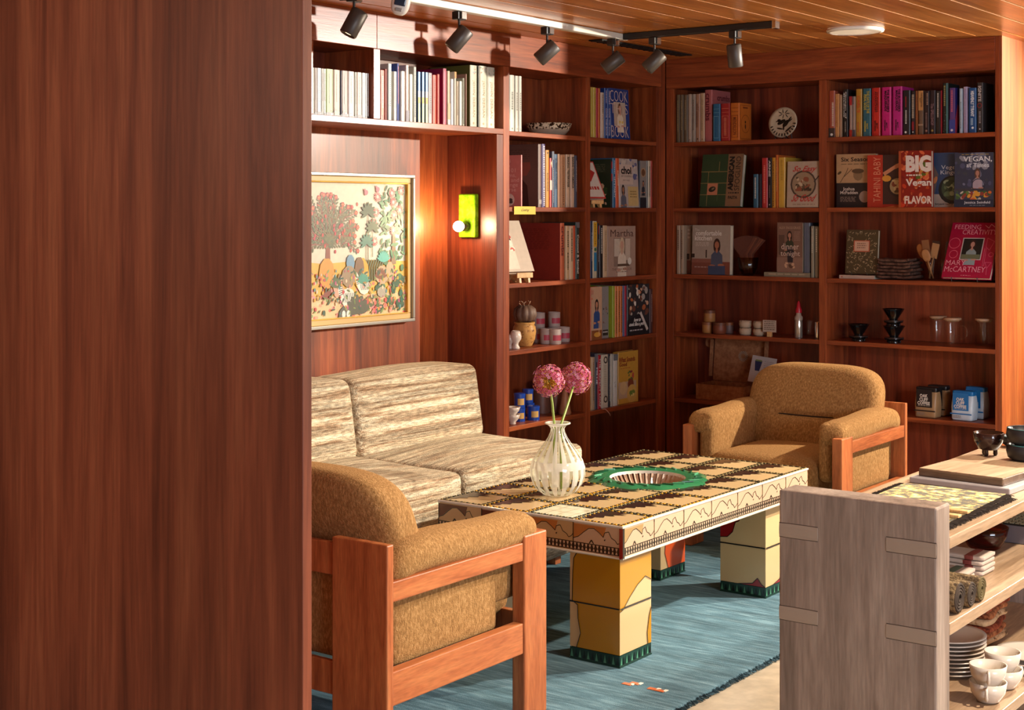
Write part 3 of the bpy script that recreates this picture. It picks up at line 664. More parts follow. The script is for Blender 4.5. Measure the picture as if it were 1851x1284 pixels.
def bloom(label, px, py, rad, foot, yc):
    d = ray(px, py); p = CAM + d * ((Vector((VX,VY,0)) - Vector((CAM.x,CAM.y,0))).dot(FW) + yc)
    t = thing('allium_flower', label, 'flower', (VX+foot[0], VY+foot[1], TZ+.02)); o0 = Vector(t.location)
    c = p - o0; neck = Vector((VX+foot[0]*.9, VY+foot[1]*.9, TZ+.245)) - o0
    MB().tube([(0,0,0), tuple(neck*.5), tuple(neck), tuple(neck.lerp(c,.5)+Vector((.002,0,.003))), tuple(c)], [.0042,.0042,.0045,.0045,.0035], n=10).build('stem', pm('green_stem','#8ca04c',.5), t, smooth='all')
    m = MB(); r2 = random.Random(px); N_ = 250; tocam = (CAM-p).normalized(); heart = 'heart' in label
    for i in range(150):
        dr = Vector((r2.gauss(0,1),r2.gauss(0,1),r2.gauss(0,1))).normalized(); q = c+dr*rad*r2.uniform(.3,.8); m.soft(q.x,q.y,q.z,.0026,.0026,.0026,.002,n=1,mi=1 if r2.random()<.6 else 2)
    for i in range(N_):
        zz = 1-2*(i+.5)/N_; an = i*2.399963; q = math.sqrt(1-zz*zz); dr = Vector((q*math.cos(an), q*math.sin(an), zz)); rr = rad*r2.uniform(.80,1.04)
        
        if heart and dr.dot((tocam+Vector((0,0,-.25))).normalized()) > .90: continue
        ctr = c + dr*rr; ax = dr.orthogonal().normalized(); M = Matrix.Translation(ctr) @ dr.to_track_quat('Z','Y').to_matrix().to_4x4() @ Matrix.Rotation(r2.uniform(0,6),4,'Z')
        mi = 0 if r2.random() < .68 else 3
        for k in range(5):
            a0 = k*2*math.pi/5; s_ = rad*.12
            m.add([(0,0,0), (s_*.7*math.cos(a0-.5), s_*.7*math.sin(a0-.5), s_*.25), (s_*1.25*math.cos(a0), s_*1.25*math.sin(a0), s_*.1), (s_*.7*math.cos(a0+.5), s_*.7*math.sin(a0+.5), s_*.25)], [(0,1,2,3)], mi, M)
        m.soft(0,0,s_*.2,s_*.2,s_*.2,s_*.25,s_*.15,n=1,mi=1,M=M)
        if i % 2 == 0: m.tube([tuple(c+dr*.008), tuple(ctr)], [.0012,.0008], n=3, mi=2)
    m.build('flower_head', [C('#cc4c80',.7), C('#d8b040',.6), pm('flower_stalk','#c08a24',.6), C('#ec9cc4',.7)], t)
bloom('pink allium flower with an orange heart, left of the two in the vase', 992, 688, .056, (-.010,-.008), -.03)
bloom('paler pink allium flower leaning right out of the vase, behind the other', 1041, 684, .057, (.010,.008), .19)

# ================================================================= painting in the alcove
FXp = -.283; pt = thing('framed_painting', 'naive garden painting with trees and animals in a silver and gilt frame above the sofa', 'painting', (FXp,-2.26,1.302))
pw, ph = 1.01, .645     # outer frame
Pm = lambda y0, z0, y1, z1, x0, x1, name, m, bev=.002: MB().box(x0, y0, z0, x1, y1, z1).build(name, m, pt, bev=bev)
SILV = pm('silver_leaf_frame', '#b8b4ac', .3, .75); GILT = pm('cream_gilt_slip', '#c8a468', .45)
def frame(name, m, oy, oz, wd, x0, x1):
    f = MB()
    f.box(x0,-oy,-oz,x1,oy,-oz+wd).box(x0,-oy,oz-wd,x1,oy,oz).box(x0,-oy,-oz+wd,x1,-oy+wd,oz-wd).box(x0,oy-wd,-oz+wd,x1,oy,oz-wd)
    f.build(name, m, pt, bev=.003)
frame('outer_frame', SILV, pw/2, ph/2, .014, .001, .042); frame('inner_slip', GILT, pw/2-.014, ph/2-.014, .024, .001, .030); frame('gilt_bead', pm('gilt_bead','#d8a850',.3,.5), pw/2-.036, ph/2-.036, .006, .001, .033)
cw, chh = pw-.084, ph-.084
cv = Pm(-cw/2, -chh/2, cw/2, chh/2, .001, .018, 'canvas', C('#e6dcc8', .6), 0)
pr = []; r3 = random.Random(21)
# u from left to right of the canvas; the visible part is about u > .42
def E(u, v, a, b, an, c): pr.append(('e', u, v, a, b, an, c))
pr.append(('r',0,.0,1,.40,'#e2b24e')); pr.append(('p',[(0,.40),(.2,.44),(.45,.40),(.7,.42),(1,.40),(1,.34),(0,.34)],'#e2b24e')); pr.append(('r',0,0,1,.16,'#e0c090'))
for _ in range(150): E(r3.random(), r3.uniform(0,.30), .010, .008, 0, r3.choice(['#d87864','#e8a080','#c85048','#e8c8a0','#8a9a60','#d89090']))
def tree(u, v0, v1, wd, c): pr.append(('l',[(u-.01,v0),(u,(v0+v1)/2),(u+.01,v1)],wd,c))
def branch(u0, v0, an, ln, leafc, flc, dep=0):
    u1, v1 = u0+ln*math.cos(an)*.6, v0+ln*math.sin(an); pr.append(('l',[(u0,v0),(u1,v1)],.0035,'#8c4038'))
    n_ = int(ln/.027)
    for k in range(n_):
        q = (k+.5)/n_; x, y = u0+(u1-u0)*q, v0+(v1-v0)*q
        for s in (-1,1): 
            if y < .93: pr.append(('leaf', x+s*.011*math.cos(an+1.57)+.002, y+s*.018*math.sin(an+1.57), .0105, .0044, an+s*.75, r3.choice(leafc)))
    if flc and v1 < .95:
        c = r3.choice(flc); 
        for k in range(6): E(u1+.007*math.cos(k*1.05), v1+.011*math.sin(k*1.05), .005, .004, k, c)
        E(u1, v1, .004, .004, 0, '#e8a050')
    return u1, v1
LG = ['#5c6044','#6c7050','#7a7050','#505a44']; FC = ['#c03a3c','#d85850','#b83048']
for base, sp in (((.47,.50), .20), ((.14,.50), .2)):
    u, v = base; pr.append(('p',[(u-.045,.14),(u+.025,.14),(u+.018,.34),(u+.014,.60),(u-.006,.60),(u-.02,.34)],'#8c4a3c')); 
    for k in range(5): pr.append(('p',[(u-.03+.008*k,.18+k*.04),(u-.015+.008*k,.20+k*.04),(u-.02+.008*k,.25+k*.04)],'#d88040'))
    for a in [.05+.255*k for k in range(13)]:
        x1, y1 = branch(u, v+.04, a, r3.uniform(.30,.41) if .5 < a < 2.7 else r3.uniform(.24,.34), LG, FC)
        branch(u+(x1-u)*.5, v+(y1-v)*.5, a+r3.choice((-.6,.6)), .16, LG, FC)
        branch(u+(x1-u)*.75, v+(y1-v)*.75, a+r3.choice((-.5,.5)), .12, LG, FC)
    for k in range(40): E(u+r3.uniform(-.18,.2), r3.uniform(.48,.90), .006, .009, 0, r3.choice(FC))
# flowering tree at the right
pr.append(('p',[(.895,.38),(.93,.38),(.925,.60),(.905,.60)],'#8a7058'))
for k in range(120):
    E(.90+r3.uniform(-.085,.09), r3.uniform(.42,.97), .017, .0065, r3.uniform(0,3), r3.choice(['#4c7a5c','#5c8a68','#406048','#6c9470']))
for (u,v) in ((.91,.86),(.915,.76),(.91,.64),(.90,.93),(.965,.95),(.80,.90),(.79,.78),(.775,.70),(.78,.56),(.955,.80)):
    for k in range(14): E(u+.015*math.cos(k*.45), v+.026*math.sin(k*.45), .009, .003, math.atan2(math.sin(k*.45),math.cos(k*.45)), r3.choice(['#d87070','#e89088','#c85860']))
    E(u, v, .008, .008, 0, '#e8c8b8')
# ivy stem with heart leaves, lower right
pr.append(('l',[(.90,.05),(.89,.18),(.875,.30),(.885,.42)],.008,'#a85040'))
for k in range(30): E(.885+r3.uniform(-.09,.10), r3.uniform(.04,.40), .017, .013, r3.uniform(0,3), r3.choice(['#2c6450','#3c5c44','#4a7450']))
# palms
def palm(u, v0, v1, sz, c):
    pr.append(('l',[(u,v0),(u,v1)],.004,'#5c4a40'))
    for k in range(9):
        a = -.5+k*.52; E(u+sz*.5*math.cos(a), v1+sz*.75*math.sin(a), sz*.55, sz*.17, a, c)
palm(.735,.40,.78,.05,'#40523c'); palm(.765,.44,.66,.045,'#4a5c42'); palm(.725,.32,.55,.045,'#4c7c6c')
for k in range(9): pr.append(('l',[(.70+.015*k,.26),(.695+.016*k,.36),(.70+.017*k+.008,.42)],.009,'#5c6448'))
E(.615,.40,.028,.04,0,'#6c94b0'); E(.605,.30,.05,.05,0,'#9a8468'); E(.69,.31,.05,.08,0,'#d8a02c'); E(.675,.36,.032,.052,0,'#7c5c44'); E(.83,.30,.045,.045,0,'#b8a080'); E(.885,.32,.03,.05,0,'#b8a080'); E(.46,.33,.05,.07,0,'#d89840')
for (u,v) in ((.515,.27),(.552,.275)):   # two small seated figures
    E(u,v-.05,.013,.045,.2,'#e0a890'); E(u+.012,v-.09,.02,.018,.3,'#e0a890'); E(u,v+.015,.009,.014,0,'#d89c84'); E(u-.004,v+.022,.010,.014,0,'#2c1c18')
def zebra(u, v, s):
    E(u,v,.045*s,.042*s,-.3,'#e8e2d4')
    for k in range(9): pr.append(('l',[(u-.04*s+.01*k*s,v-.03*s),(u-.032*s+.01*k*s,v),(u-.04*s+.0105*k*s,v+.034*s)],.0032,'#2c2824'))
    E(u-.045*s,v+.045*s,.014*s,.05*s,.3,'#e8e2d4')
    for k in range(5): pr.append(('l',[(u-.056*s,v+.02*s+.014*k*s),(u-.034*s,v+.028*s+.014*k*s)],.003,'#2c2824'))
zebra(.60,.14,1.1); zebra(.705,.22,.9); E(.83,.17,.035,.025,0,'#a8a090')
for (u,v,c) in ((.70,.24,'#4c9480'),(.52,.22,'#5c6a48'),(.74,.06,'#6c6440'),(.82,.27,'#7c4a34'),(.84,.40,'#5cb0a4')):
    for k in range(9): a=.35+k*.3; pr.append(('e',u+.022*math.cos(a),v+.045*math.sin(a),.026,.007,a,c))
for k in range(60): E(.62+r3.random()*.3, r3.uniform(.02,.12), .009, .011, 0, r3.choice(['#d87060','#e8a088','#5c6c44','#c8504c']))
for k in range(7): a=.25+k*.45; E(.66+.04*math.cos(a),.03+.06*math.sin(a),.045,.018,a,'#5a5a4a')
E(.58,.0,.045,.05,0,'#5c5c54'); E(.57,.02,.012,.018,0,'#e8e4dc'); E(.60,.02,.012,.018,0,'#e8e4dc')
for (u,v) in ((.72,.93),(.80,.955)): E(u,v,.014,.012,.6,'#b86878'); E(u-.008,v+.016,.010,.006,2,'#b86878')
for k in range(260):
    u, v = r3.uniform(.30,1), r3.uniform(.02,.36); s_ = r3.uniform(.5,1.1)
    if r3.random() < .5: pr.append(('leaf', u, v, .013*s_, .005*s_, r3.uniform(0,3.1), r3.choice(['#4c6048','#6c7c4c','#8a9a5c','#3c5c50','#a08048'])))
    else: E(u, v, .006*s_, .009*s_, 0, r3.choice(['#c84c4c','#e08878','#f0c8a8','#d8a040','#b05878','#5c8c8c']))
draw(pr, lambda x, y, l: (.0185+l, x-cw/2, y-chh/2), cw, chh, cv, 'painted_garden', every=6)

# ================================================================= green wall sconce
sc = thing('wall_sconce', 'lime-green glazed ceramic wall sconce with a bare glowing bulb in the alcove', 'wall lamp', (-.1475,-1.479,1.445))
MB().box(-.0475,-.030,-.098,.0475,-.001,.098).build('back_plate', fabric('lime_glaze', ['#5c9410','#84b818','#9ccc30'], (30,30,30), .4, 60, rough=.25, sheen=0), sc, bev=.006)
MB().lathe([(.019,0),(.021,.01),(.021,.030),(.018,.038)], n=24, M=Matrix.Translation((0,-.030,-.048))@Matrix.Rotation(R(90),4,'X')).build('lamp_holder', pm('aged_steel','#6a6458',.35,.8), sc, smooth=True)
MB().soft(0,-.088,-.048,.024,.026,.024,.02,n=12,k=2).build('bulb', emit('glowing_bulb','#ffe2b0',26), sc, smooth='all')
bl = bpy.data.lights.new('bulb_light','POINT'); bl.energy = 7.5; bl.color = (1,.72,.42); bl.shadow_soft_size = .026
bo = bpy.data.objects.new('bulb_light', bl); COL.objects.link(bo); bo.location = (0,-.122,-.048); bo.parent = sc

# ================================================================= ceiling track, heads, disc, sensor, dark strip
TK = ZC-.028
for i, (b, m, lb_) in enumerate((((.385,-4.1,TK,.421,-1.05,ZC-.001), pm('track_pale_grey','#cfc9bd',.4), 'pale grey lighting track running along the ceiling above the sofa'),
                    ((.4215,-1.098,TK,1.16,-1.062,ZC-.001), BLACK, 'black lighting track crossing the ceiling towards the round light'))):
    t = thing('lighting_track', lb_, 'lighting track', ((b[0]+b[3])/2,(b[1]+b[4])/2,TK), 0); q = t.location
    MB().box(b[0]-q[0],b[1]-q[1],0,b[3]-q[0],b[4]-q[1],.027).build('rail', m, t, bev=.003)
    if i: MB().box(b[3]-q[0]+.0005,-.02,-.006,b[3]-q[0]+.018,.02,.027).build('end_cap', CHROME, t, bev=.002)
def head(x, y, az, tiltdeg, label, watts, cone=38, col=(1,.86,.66), drop=.075):
    """cylinder hangs by a thin stem; az = direction the light points (deg), tilt = below horizontal"""
    t = thing('track_spotlight', label, 'spotlight', (x,y,TK-.001), 0, 'track spotlights')
    MB().box(-.016,-.026,-.032,.016,.026,-.0005).build('adapter', BLACK, t, bev=.003)
    MB().box(.0165,-.012,-.030,.024,.018,-.002).build('clip', CHROME, t, bev=.001)
    MB().tube([(0,0,-.032),(0,0,-drop)], .005, n=8).build('stem', DKMET, t)
    d = Vector((math.cos(R(az))*math.cos(R(tiltdeg)), math.sin(R(az))*math.cos(R(tiltdeg)), -math.sin(R(tiltdeg))))
    c = Vector((0,0,-drop-.030)); M = Matrix.Translation(c) @ d.to_track_quat('Z','Y').to_matrix().to_4x4()
    h = MB().lathe([(.001,-.048),(.028,-.048),(.032,-.044),(.032,.046),(.029,.050),(.026,.046),(.001,.040)], n=32, cap=False, M=M).build('housing', pm('matte_bronze_housing','#4a413a',.45,.25), t, smooth=True)
    MB().lathe([(.001,-.0495),(.006,-.0495),(.006,-.048)], n=12, cap=False, M=M).build('screw', BLACK, h)
    MB().lathe([(.001,.0435),(.024,.0435)], n=24, cap=False, M=M).build('lens', emit('spot_lens_%d' % (watts > 0),'#ffe0b0', 3 if watts else .2), t)
    if watts:
        l = bpy.data.lights.new('spot_light','SPOT'); l.energy = watts; l.spot_size = R(cone); l.spot_blend = .5; l.color = col; l.shadow_soft_size = .02
        o = bpy.data.objects.new('spot_light', l); COL.objects.link(o); o.parent = t; p = c + d*.056; o.location = p; o.rotation_euler = d.to_track_quat('-Z','Y').to_euler()
    return t
hx = .403
def ty(px): return onx(px, hx).y
head(hx, ty(640), 232, 62, 'black track spotlight nearest the wood partition, leftmost of the row', 9)
head(hx, ty(830), 222, 50, 'black track spotlight hanging above the tall cream books', 9)
head(hx, ty(989), 216, 42, 'black track spotlight above the top of the left bookcase, second before the track corner', 9)
head(hx, -1.15, 214, 38, 'black track spotlight just before the corner of the track', 9)
head(ony(1183,-1.08).x, -1.08, 216, 44, 'black track spotlight just past the corner of the track', 9)
head(ony(1328,-1.08).x, -1.08, 90, 78, 'black track spotlight hanging straight down near the free end of the track', 14, 60)
q = onz(1546, 57, ZC-.012)
dk = thing('ceiling_light', 'flush round white ceiling light in front of the back bookcase', 'ceiling light', (q.x,q.y,ZC))
MB().lathe([(.120,-.001),(.125,-.006),(.122,-.014),(.110,-.017)], n=48, cap=False).build('rim', WHITEP, dk, smooth='all')
MB().lathe([(.109,-.014),(.001,-.016)], n=48, cap=False).build('diffuser', emit('round_diffuser','#f0ddc0',.35), dk, smooth='all')
q = onz(725, 4, ZC-.06)
sn = thing('ceiling_sensor', 'white oval sensor with a dark blue window and a thin wire on the ceiling', 'sensor', (q.x,q.y,ZC-.001))
MS = Matrix.Translation((0,0,-.055)) @ Matrix.Rotation(YAW,4,'Z') @ Matrix.Rotation(R(12),4,'Y')
MB().soft(0,0,0,.034,.026,.052,.02,n=10,k=2.6,M=MS).build('housing', WHITEP, sn, smooth='all')
MB().soft(0,-.0245,.008,.020,.004,.028,.003,n=5,M=MS).build('window', pm('dark_blue_window','#28384c',.15), sn)
MB().box(-.012,-.028,-.040,.012,-.022,-.028,M=MS).build('button', C('#a8a49c'), sn, bev=.002)
MB().lathe([(.016,-.012),(.016,0)], n=16).build('ceiling_mount', WHITEP, sn)
MB().tube([(-.03,0,-.02),(-.10,-.02,-.012),(-.2,-.06,-.02),(-.26,-.04,-.035),(-.2,0,-.03)], .0015, n=5).build('wire', BLACK, sn)
a, b, c, d = onz(1064,76,ZC-.002), onz(1170,79,ZC-.002), onz(1292,103,ZC-.002), onz(1236,108,ZC-.002)
vn = MB(); vn.box(.16,-.98,ZC-.006,.235,-.14,ZC-.0005,0)
for k in range(16): vn.box(.165,-.97+k*.052,ZC-.009,.23,-.962+k*.052,ZC-.006,1)
tag(vn.build('ceiling_strip', [pm('strip_black','#070606',.8), BLACK]), 'long black slatted strip in the plank ceiling behind the track corner', 'vent')  # flat black strip crossed by thin slats
# ================================================================= books, left side: over the painting
for i, (a, b, c, d_) in enumerate((
    (563,568.6,'#cfc8b4','cream book half hidden at the partition'),(568.9,573.6,'#b8aca0','greyish slim book, second from the left'),(573.9,581.5,'#e8ece8','broad white book left of the slim white pair'),
    (581.8,585.4,'#dcd8cc','slim off-white book left of the sage one'),(585.7,589.4,'#eef0ea','slim bright white book touching the sage one'),(589.7,603.2,'#a4ae78','wide sage-green book'),
    (603.5,615.6,'#c4a890','wide beige book right of the sage-green one'),(616,617.8,'#2c3450','thinnest navy book'),(618.2,629.6,'#a89080','taupe book right of the thin navy one'),
    (630,641.2,'#d8c4b4','rosy cream book in the right half'),(641.6,645.4,'#c8ccc0','slim grey-green book in the right half'),(645.8,654.6,'#d4bca8','beige-pink book, third from the right'),
    (655,661,'#e4ecea','pale grey-white book, second from the right'),(661.2,667.8,'#f0f2ee','white book at the right end'))):
    top_ = 122.2 + (a-563)*.108; k = i % 3
    B('La', 1, a, b, top_, c, d_, [('r',0,0,1,.03+.02*k,'#6c6058'), ('f',.0,.02,1,.16,['#5c5048','#a86850','#e8e8e0','#8c8880'],7), ('v',.4,.3,.6,.9,'#a09484')] , z0=1.835, where=NB, d=.21)
T3 = [('r',0,.62,1,1,'#4c88c0'),('r',.35,.62,.65,1,'#e8ecec'),('r',0,.40,1,.62,'#e8e0d0'),('r',0,.38,1,.5,'#e8b030'),('r',0,0,1,.38,'#b8c488'),('r',.4,0,.6,.38,'#e8e4d0')]
JD = lambda: [('t','JOHN DERIAN',.32,.16,.68,.76,'#c0a878',1,.0),('f',.05,.86,.95,.98,['#a8bccc','#d0a088','#90a890'],9),('c',.5,.06,.1,'#c0a878')]
for a, b, t, c, d_, art in (
    (687.8,695.6,127,'#d07c64','salmon book at the left end',[('r',.3,.1,.5,.35,'#e0b478'),vm('#e8c8b0')]),
    (696,700.2,125,'#8c3018','slim rust-brown book',[]),
    (702,708.6,115.3,'#c8ccc4','tall pale grey book left of the blue one',[('r',0,0,.4,1,'#8c9c90'),vm('#606860')]),
    (712,717.8,129.5,'#d8d0c0','short cream book standing before the tall blue one',[vm('#98b098')]),
    (718,721.6,115,'#3c4c94','tall slim blue book with a red stripe',[('r',.4,.3,.7,.95,'#b03858')]),
    (725.2,732.8,129,'#e0d4bc','plain ivory book between blue and pink',[]),
    (734,739.5,118,'#d8bcb0','tall pinkish-cream book with a dark foot',[('r',0,0,1,.2,'#5c4a58')]),
    (741,746.5,134.5,'#e4e4d4','short white book left of the tall grey one',[]),
    (748,753.2,121,'#b4b4a4','tall stone-grey book left of the striped trio',[vm('#7c7c70',.1,.95)]),
    (755.6,759.8,130,'#284068','blue, yellow and green striped book, left of the trio',T3),
    (762.7,766.9,130.4,'#284068','blue, yellow and green striped book, middle of the trio',T3),
    (769.2,773.4,131,'#284068','blue, yellow and green striped book, right of the trio',T3),
    (774.8,781.8,132,'#b4acac','light grey book with faint lettering',[vm('#847c7c',.2,.95)]),
    (782.4,789.4,136,'#c84828','orange-red book right of the light grey one',[vm('#7c2818',.5,.92)]),
    (790.8,795,134.5,'#cc3830','slim red book left of the tall pink one',[('r',.4,0,.6,1,'#e89880')]),
    (800.8,807.8,124,'#c85874','tall raspberry-pink book with its purple side showing',[('r',.3,.05,.5,.95,'#e090a4')]),
    (809.2,814,128.5,'#d0c0a0','cream book with a sandy lower half',[('r',0,0,1,.4,'#d8b080'),('r',0,0,1,.1,'#e8e4dc')]),
    (815.5,820.3,143,'#e4e2e8','short white book right of the sandy one',[('r',.85,0,1,1,'#343040')]),
    (821.6,825,130,'#e0d8c8','slim white book with an orange head',[('r',0,.88,1,1,'#e09020')]),
    (825.6,829.2,147,'#c8b498','short slim beige book',[vm('#8c7c64')]),
    (831,835.8,147,'#dce0dc','short slim grey-white book right of the beige one',[]),
    (836.4,840.2,141.6,'#a8a890','slim black-and-white speckled book',[vm('#28241c',.05,.98),('v',.1,.05,.3,.95,'#3c3828')]),
    (842.3,844,134,'#a07464','thin brown-pink sheet-like book',[]),
    (849.4,863,118.4,'#d4d2bc','fat cream book with spaced lettering, first of three',JD()),
    (864.2,866.8,120,'#20241c','thin black book between the fat cream ones',[]),
    (867.3,880.8,119.6,'#d6d4c0','fat cream book with spaced lettering, middle of three',JD()),
    (881.4,895,122,'#dad8c6','fat cream book with spaced lettering, last of three',JD())):
    sd = [('r',0,0,1,1,'#8c1848')] if 'raspberry' in d_ else ([('r',0,0,1,1,'#5c5c28')] if 'first of three' in d_ else ())
    B('La', 1, a, b, t, c, d_, art, sd, z0=1.835, where=NC, d=.225, paper=(b-a < 4.5))
# ---- left bookcase
AN = [vt('ANNA JONES','#f4f0e8',.35,.75)]
for a, b, t, c, d_ in ((921.6,930.6,136,'#c8c8bc','thick white book beside the upright'),(931.6,937.8,137.4,'#bcb8ac','slim white book, middle of three'),(938.4,943.8,138,'#c4beb2','slim white book, rightmost of three')):
    B('La',1,a,b,t,c,d_,[vm('#6c6c64',.4,.7),('c',.5,.05,.12,'#807c70')])
for a, b, t, c, d_, art, sd in (
    (942,944.6,280.5,'#c87c78','pink book with its lettered back to the room',[],[('t','Thai\nFish\nfrom 101\n& Clams,\nCoffee, and\nto Change\nUniverse',.30,.30,.95,.93,'#e8c0b8'),('c',.72,.14,.12,'#e0d0c4'),('f',.64,.07,.80,.17,['#504848'],6)]),
    (972.5,979.5,261,'#786058','big mauve-brown illustrated book behind the pink one',[('r',.1,.05,.9,.12,'#a8988c')],[('r',0,0,1,1,'#5c443c'),('p',[(.30,0),(.30,.38),(.42,.46),(.62,.44),(.74,.34),(.78,0)],'#2c100c'),('p',[(.45,.50),(.72,.50),(.82,.62),(.80,.72),(.42,.70)],'#7c4438'),('l',[(.18,.99),(.14,.93),(.12,.8)],.006,'#181010'),('m',.3,.75,.8,.92,5,'#4c3832')]),
    (980,986,260.5,'#4c3c78','tall purple book with a white chequered title',[('v',.35,.03,.75,.97,'#e0d8e4')],()),
    (986.8,993.4,271.6,'#c88a28','amber book left of the red one',[vm('#7c5418',.3,.6),('c',.5,.95,.16,'#3c2010')],()),
    (993.8,997.6,286,'#c02828','short red book with a white band',[('r',0,.35,1,.55,'#e0c8b8'),('p',[(.5,.9),(1,.95),(1,.8)],'#e8d8b0')],()),
    (997.9,1001.7,274,'#343858','navy book right of the short red one',[('r',0,.85,1,1,'#6c7080'),('v',.6,.1,.8,.7,'#b8a8a0')],()),
    (1002.2,1008.5,279,'#4c6c8c','steel-blue book with a dark title',[vt('SUMMER KITCHEN','#20304c',.35,.92)],()),
    (1008.8,1012.6,278.7,'#d8a884','slim cream book touching the steel-blue one',[],()),
    (1014.2,1022.5,280,'#d09a70','peach book with brown lettering',[vm('#a06c48',.12,.95),('c',.5,.06,.1,'#5c2c18')],()),
    (1024,1030.2,279.6,'#d8b898','cream book lettered in black, left of two alike',[vt('BAKING YESTERYEAR','#30241c',.38,.95)],()),
    (1032.2,1038.8,279.6,'#d4b094','cream book lettered in black, right of two alike',[vt('BAKING WITH AMERICA','#30241c',.36,.95)],()),
    (1039.8,1043.6,281.5,'#484858','slim slate book at the right end',[vm('#b8b0b0',.3,.9)],())):
    B('La',2,a,b,t,c,d_,art,sd,sb=.012 if 'pink book' in d_ else .025, d=.235 if sd else .2, paper=(b-a<4))
MART = [('r',.0,.0,1,1,'#a88a78'),('r',.2,.20,.8,.76,'#8c7464'),('r',.22,.40,.42,.75,'#c8b8a4'),('r',.62,.32,.8,.75,'#c4b09c'),('who',.50,.62,.42,'#c8b090','#c89880','#dccab4'),('r',.34,.2,.76,.25,'#5c4434'),('c',.78,.30,.07,'#e0d8c8'),('t','Martha',.08,.79,.92,.93,'#5c3c30'),('t','THE COOKBOOK',.14,.12,.86,.17,'#785848'),('m',.3,.07,.7,.1,1,'#785848')]
for a, b, t, c, d_, art, sd in (
    (1012.4,1021.2,403.4,'#c4603c','orange-red book with its large brick-red back turned out',[('t','crumbs',.25,.42,.8,.94,'#6c1c1c',1,.02)],[('r',0,0,1,1,'#8c2c22'),('m',.12,.52,.75,.9,12,'#7a2018')]),
    (1023.6,1029.8,408.6,'#d8b488','cream paperback right of the brick-red book',[vm('#3c2c20',.2,.5),vm('#3c2c20',.62,.9)],()),
    (1030.4,1036.8,408.8,'#dcb890','second cream paperback, beside the orange spine',[vm('#4c3c30',.35,.95)],()),
    (1037.2,1040.4,408,'#c45430','slim orange spine',[('f',0,.1,1,.6,['#5c1810','#e8a050'],8)],()),
    (1041.4,1047.6,402,'#2c3830','dark green book with a grey jacket at the right end',[('r',0,.9,1,1,'#6c6868'),vt('Coconut & Sambal','#d8d0c0',.1,.78,)],())):
    B('La',3,a,b,t,c,d_,art,sd,d=.245 if sd else .2)
# leaning cream book on a blond stand (near bay, third shelf)
add_book((-.028,-1.268,1.176), R(80), .19, .255, .03, '#c8b4a0', "cream fruit-cover book leaning on a blond stand, third shelf, near left bay", 'books on stands', [('r',.04,.05,.55,.96,'#dccdb8'),('f',.20,.40,.60,.9,['#a83830','#c85c50','#3c2c28','#ecdcc8'],16)], lean=R(24), out=True)
def cradle(loc, rz, label, m=W_BLOND, s=1):
    t = thing('book_stand', label, 'book stand', loc, rz, 'small wooden book stands')
    for sx in (-1, 1):
        q = MB(); P = [(-.045,0),(-.028,0),(-.010,.020),(.018,.022),(.045,.0),(.062,0),(.060,.030),(.020,.036),(-.040,.034)]
        vs = [(sx*.028*s-.006, y*s, z*s) for y, z in P] + [(sx*.028*s+.006, y*s, z*s) for y, z in P]; n = len(P)
        q.add(vs, [tuple(range(n))[::-1], tuple(range(n,2*n))] + [(i,(i+1)%n,n+(i+1)%n,n+i) for i in range(n)]); q.build('side_bracket', m, t)
    MB().box(-.05*s,-.046*s,.022*s,.05*s,-.038*s,.046*s).build('ledge', m, t, bev=.002); MB().box(-.0215*s,.02*s,.012*s,.0215*s,.028*s,.03*s).build('cross_bar', m, t)
    return t
cradle((-.040,-1.262,1.138), R(80), 'arched blond wooden stand under the leaning cream book')
for a, b, t, c, d_, art in (
    (1069.2,1073,158,'#b89830','mustard-yellow paperback at the left end',[('r',.4,0,.6,1,'#d0b858')]),(1073.4,1077.8,158.4,'#c0a040','second yellow paperback, touching the red one',[vm('#8c7428')]),
    (1078.2,1082,159.6,'#a82430','slim red book',[vm('#c85850',.1,.9)]),(1082.2,1085.6,160,'#c8682c','slim orange book',[vm('#7c3014',.1,.9)]),
    (1086.6,1092.4,167.5,'#c8b09c','short cream book with a black drawing',[('f',.1,.4,.9,.5,['#342824'],5),vm('#6c5c50',.55,.95)]),
    (1093.2,1098.4,159.4,'#1c3878','royal-blue spine, left of two alike',[vt('COOK THIS BOOK','#c8b8c8',.05,.6),vm('#c8b8c8',.7,.95)]),(1098.8,1103.8,160,'#1c3878','royal-blue spine, right of two alike, beside the cover',[vt('COOK THIS BOOK','#c8b8c8',.05,.6),vm('#c8b8c8',.7,.95)])):
    B('Lb',1,a,b,t,c,d_,art)
B('Lb',1,1105.4,1139.4,161.5,'#1c3878','royal-blue book facing out, giant white letters',[('t','COOK',-.0,.74,.92,.96,'#d8b8a8',0,-.015),('t','THIS',.0,.50,.92,.70,'#d8b8a8',0,-.02),('t','BOOK',.0,.03,.92,.26,'#d8b8a8',0,-.015),('r',.18,.25,.80,.73,'#c8b098'),('r',.21,.27,.77,.71,'#b8a08c'),('who',.5,.60,.45,'#6c4430','#c88c70','#e0cdb4'),('f',.3,.28,.7,.36,['#d8b030','#e0c8a0'],6)],out=True,th=.03,lean=R(3),sb=.01)
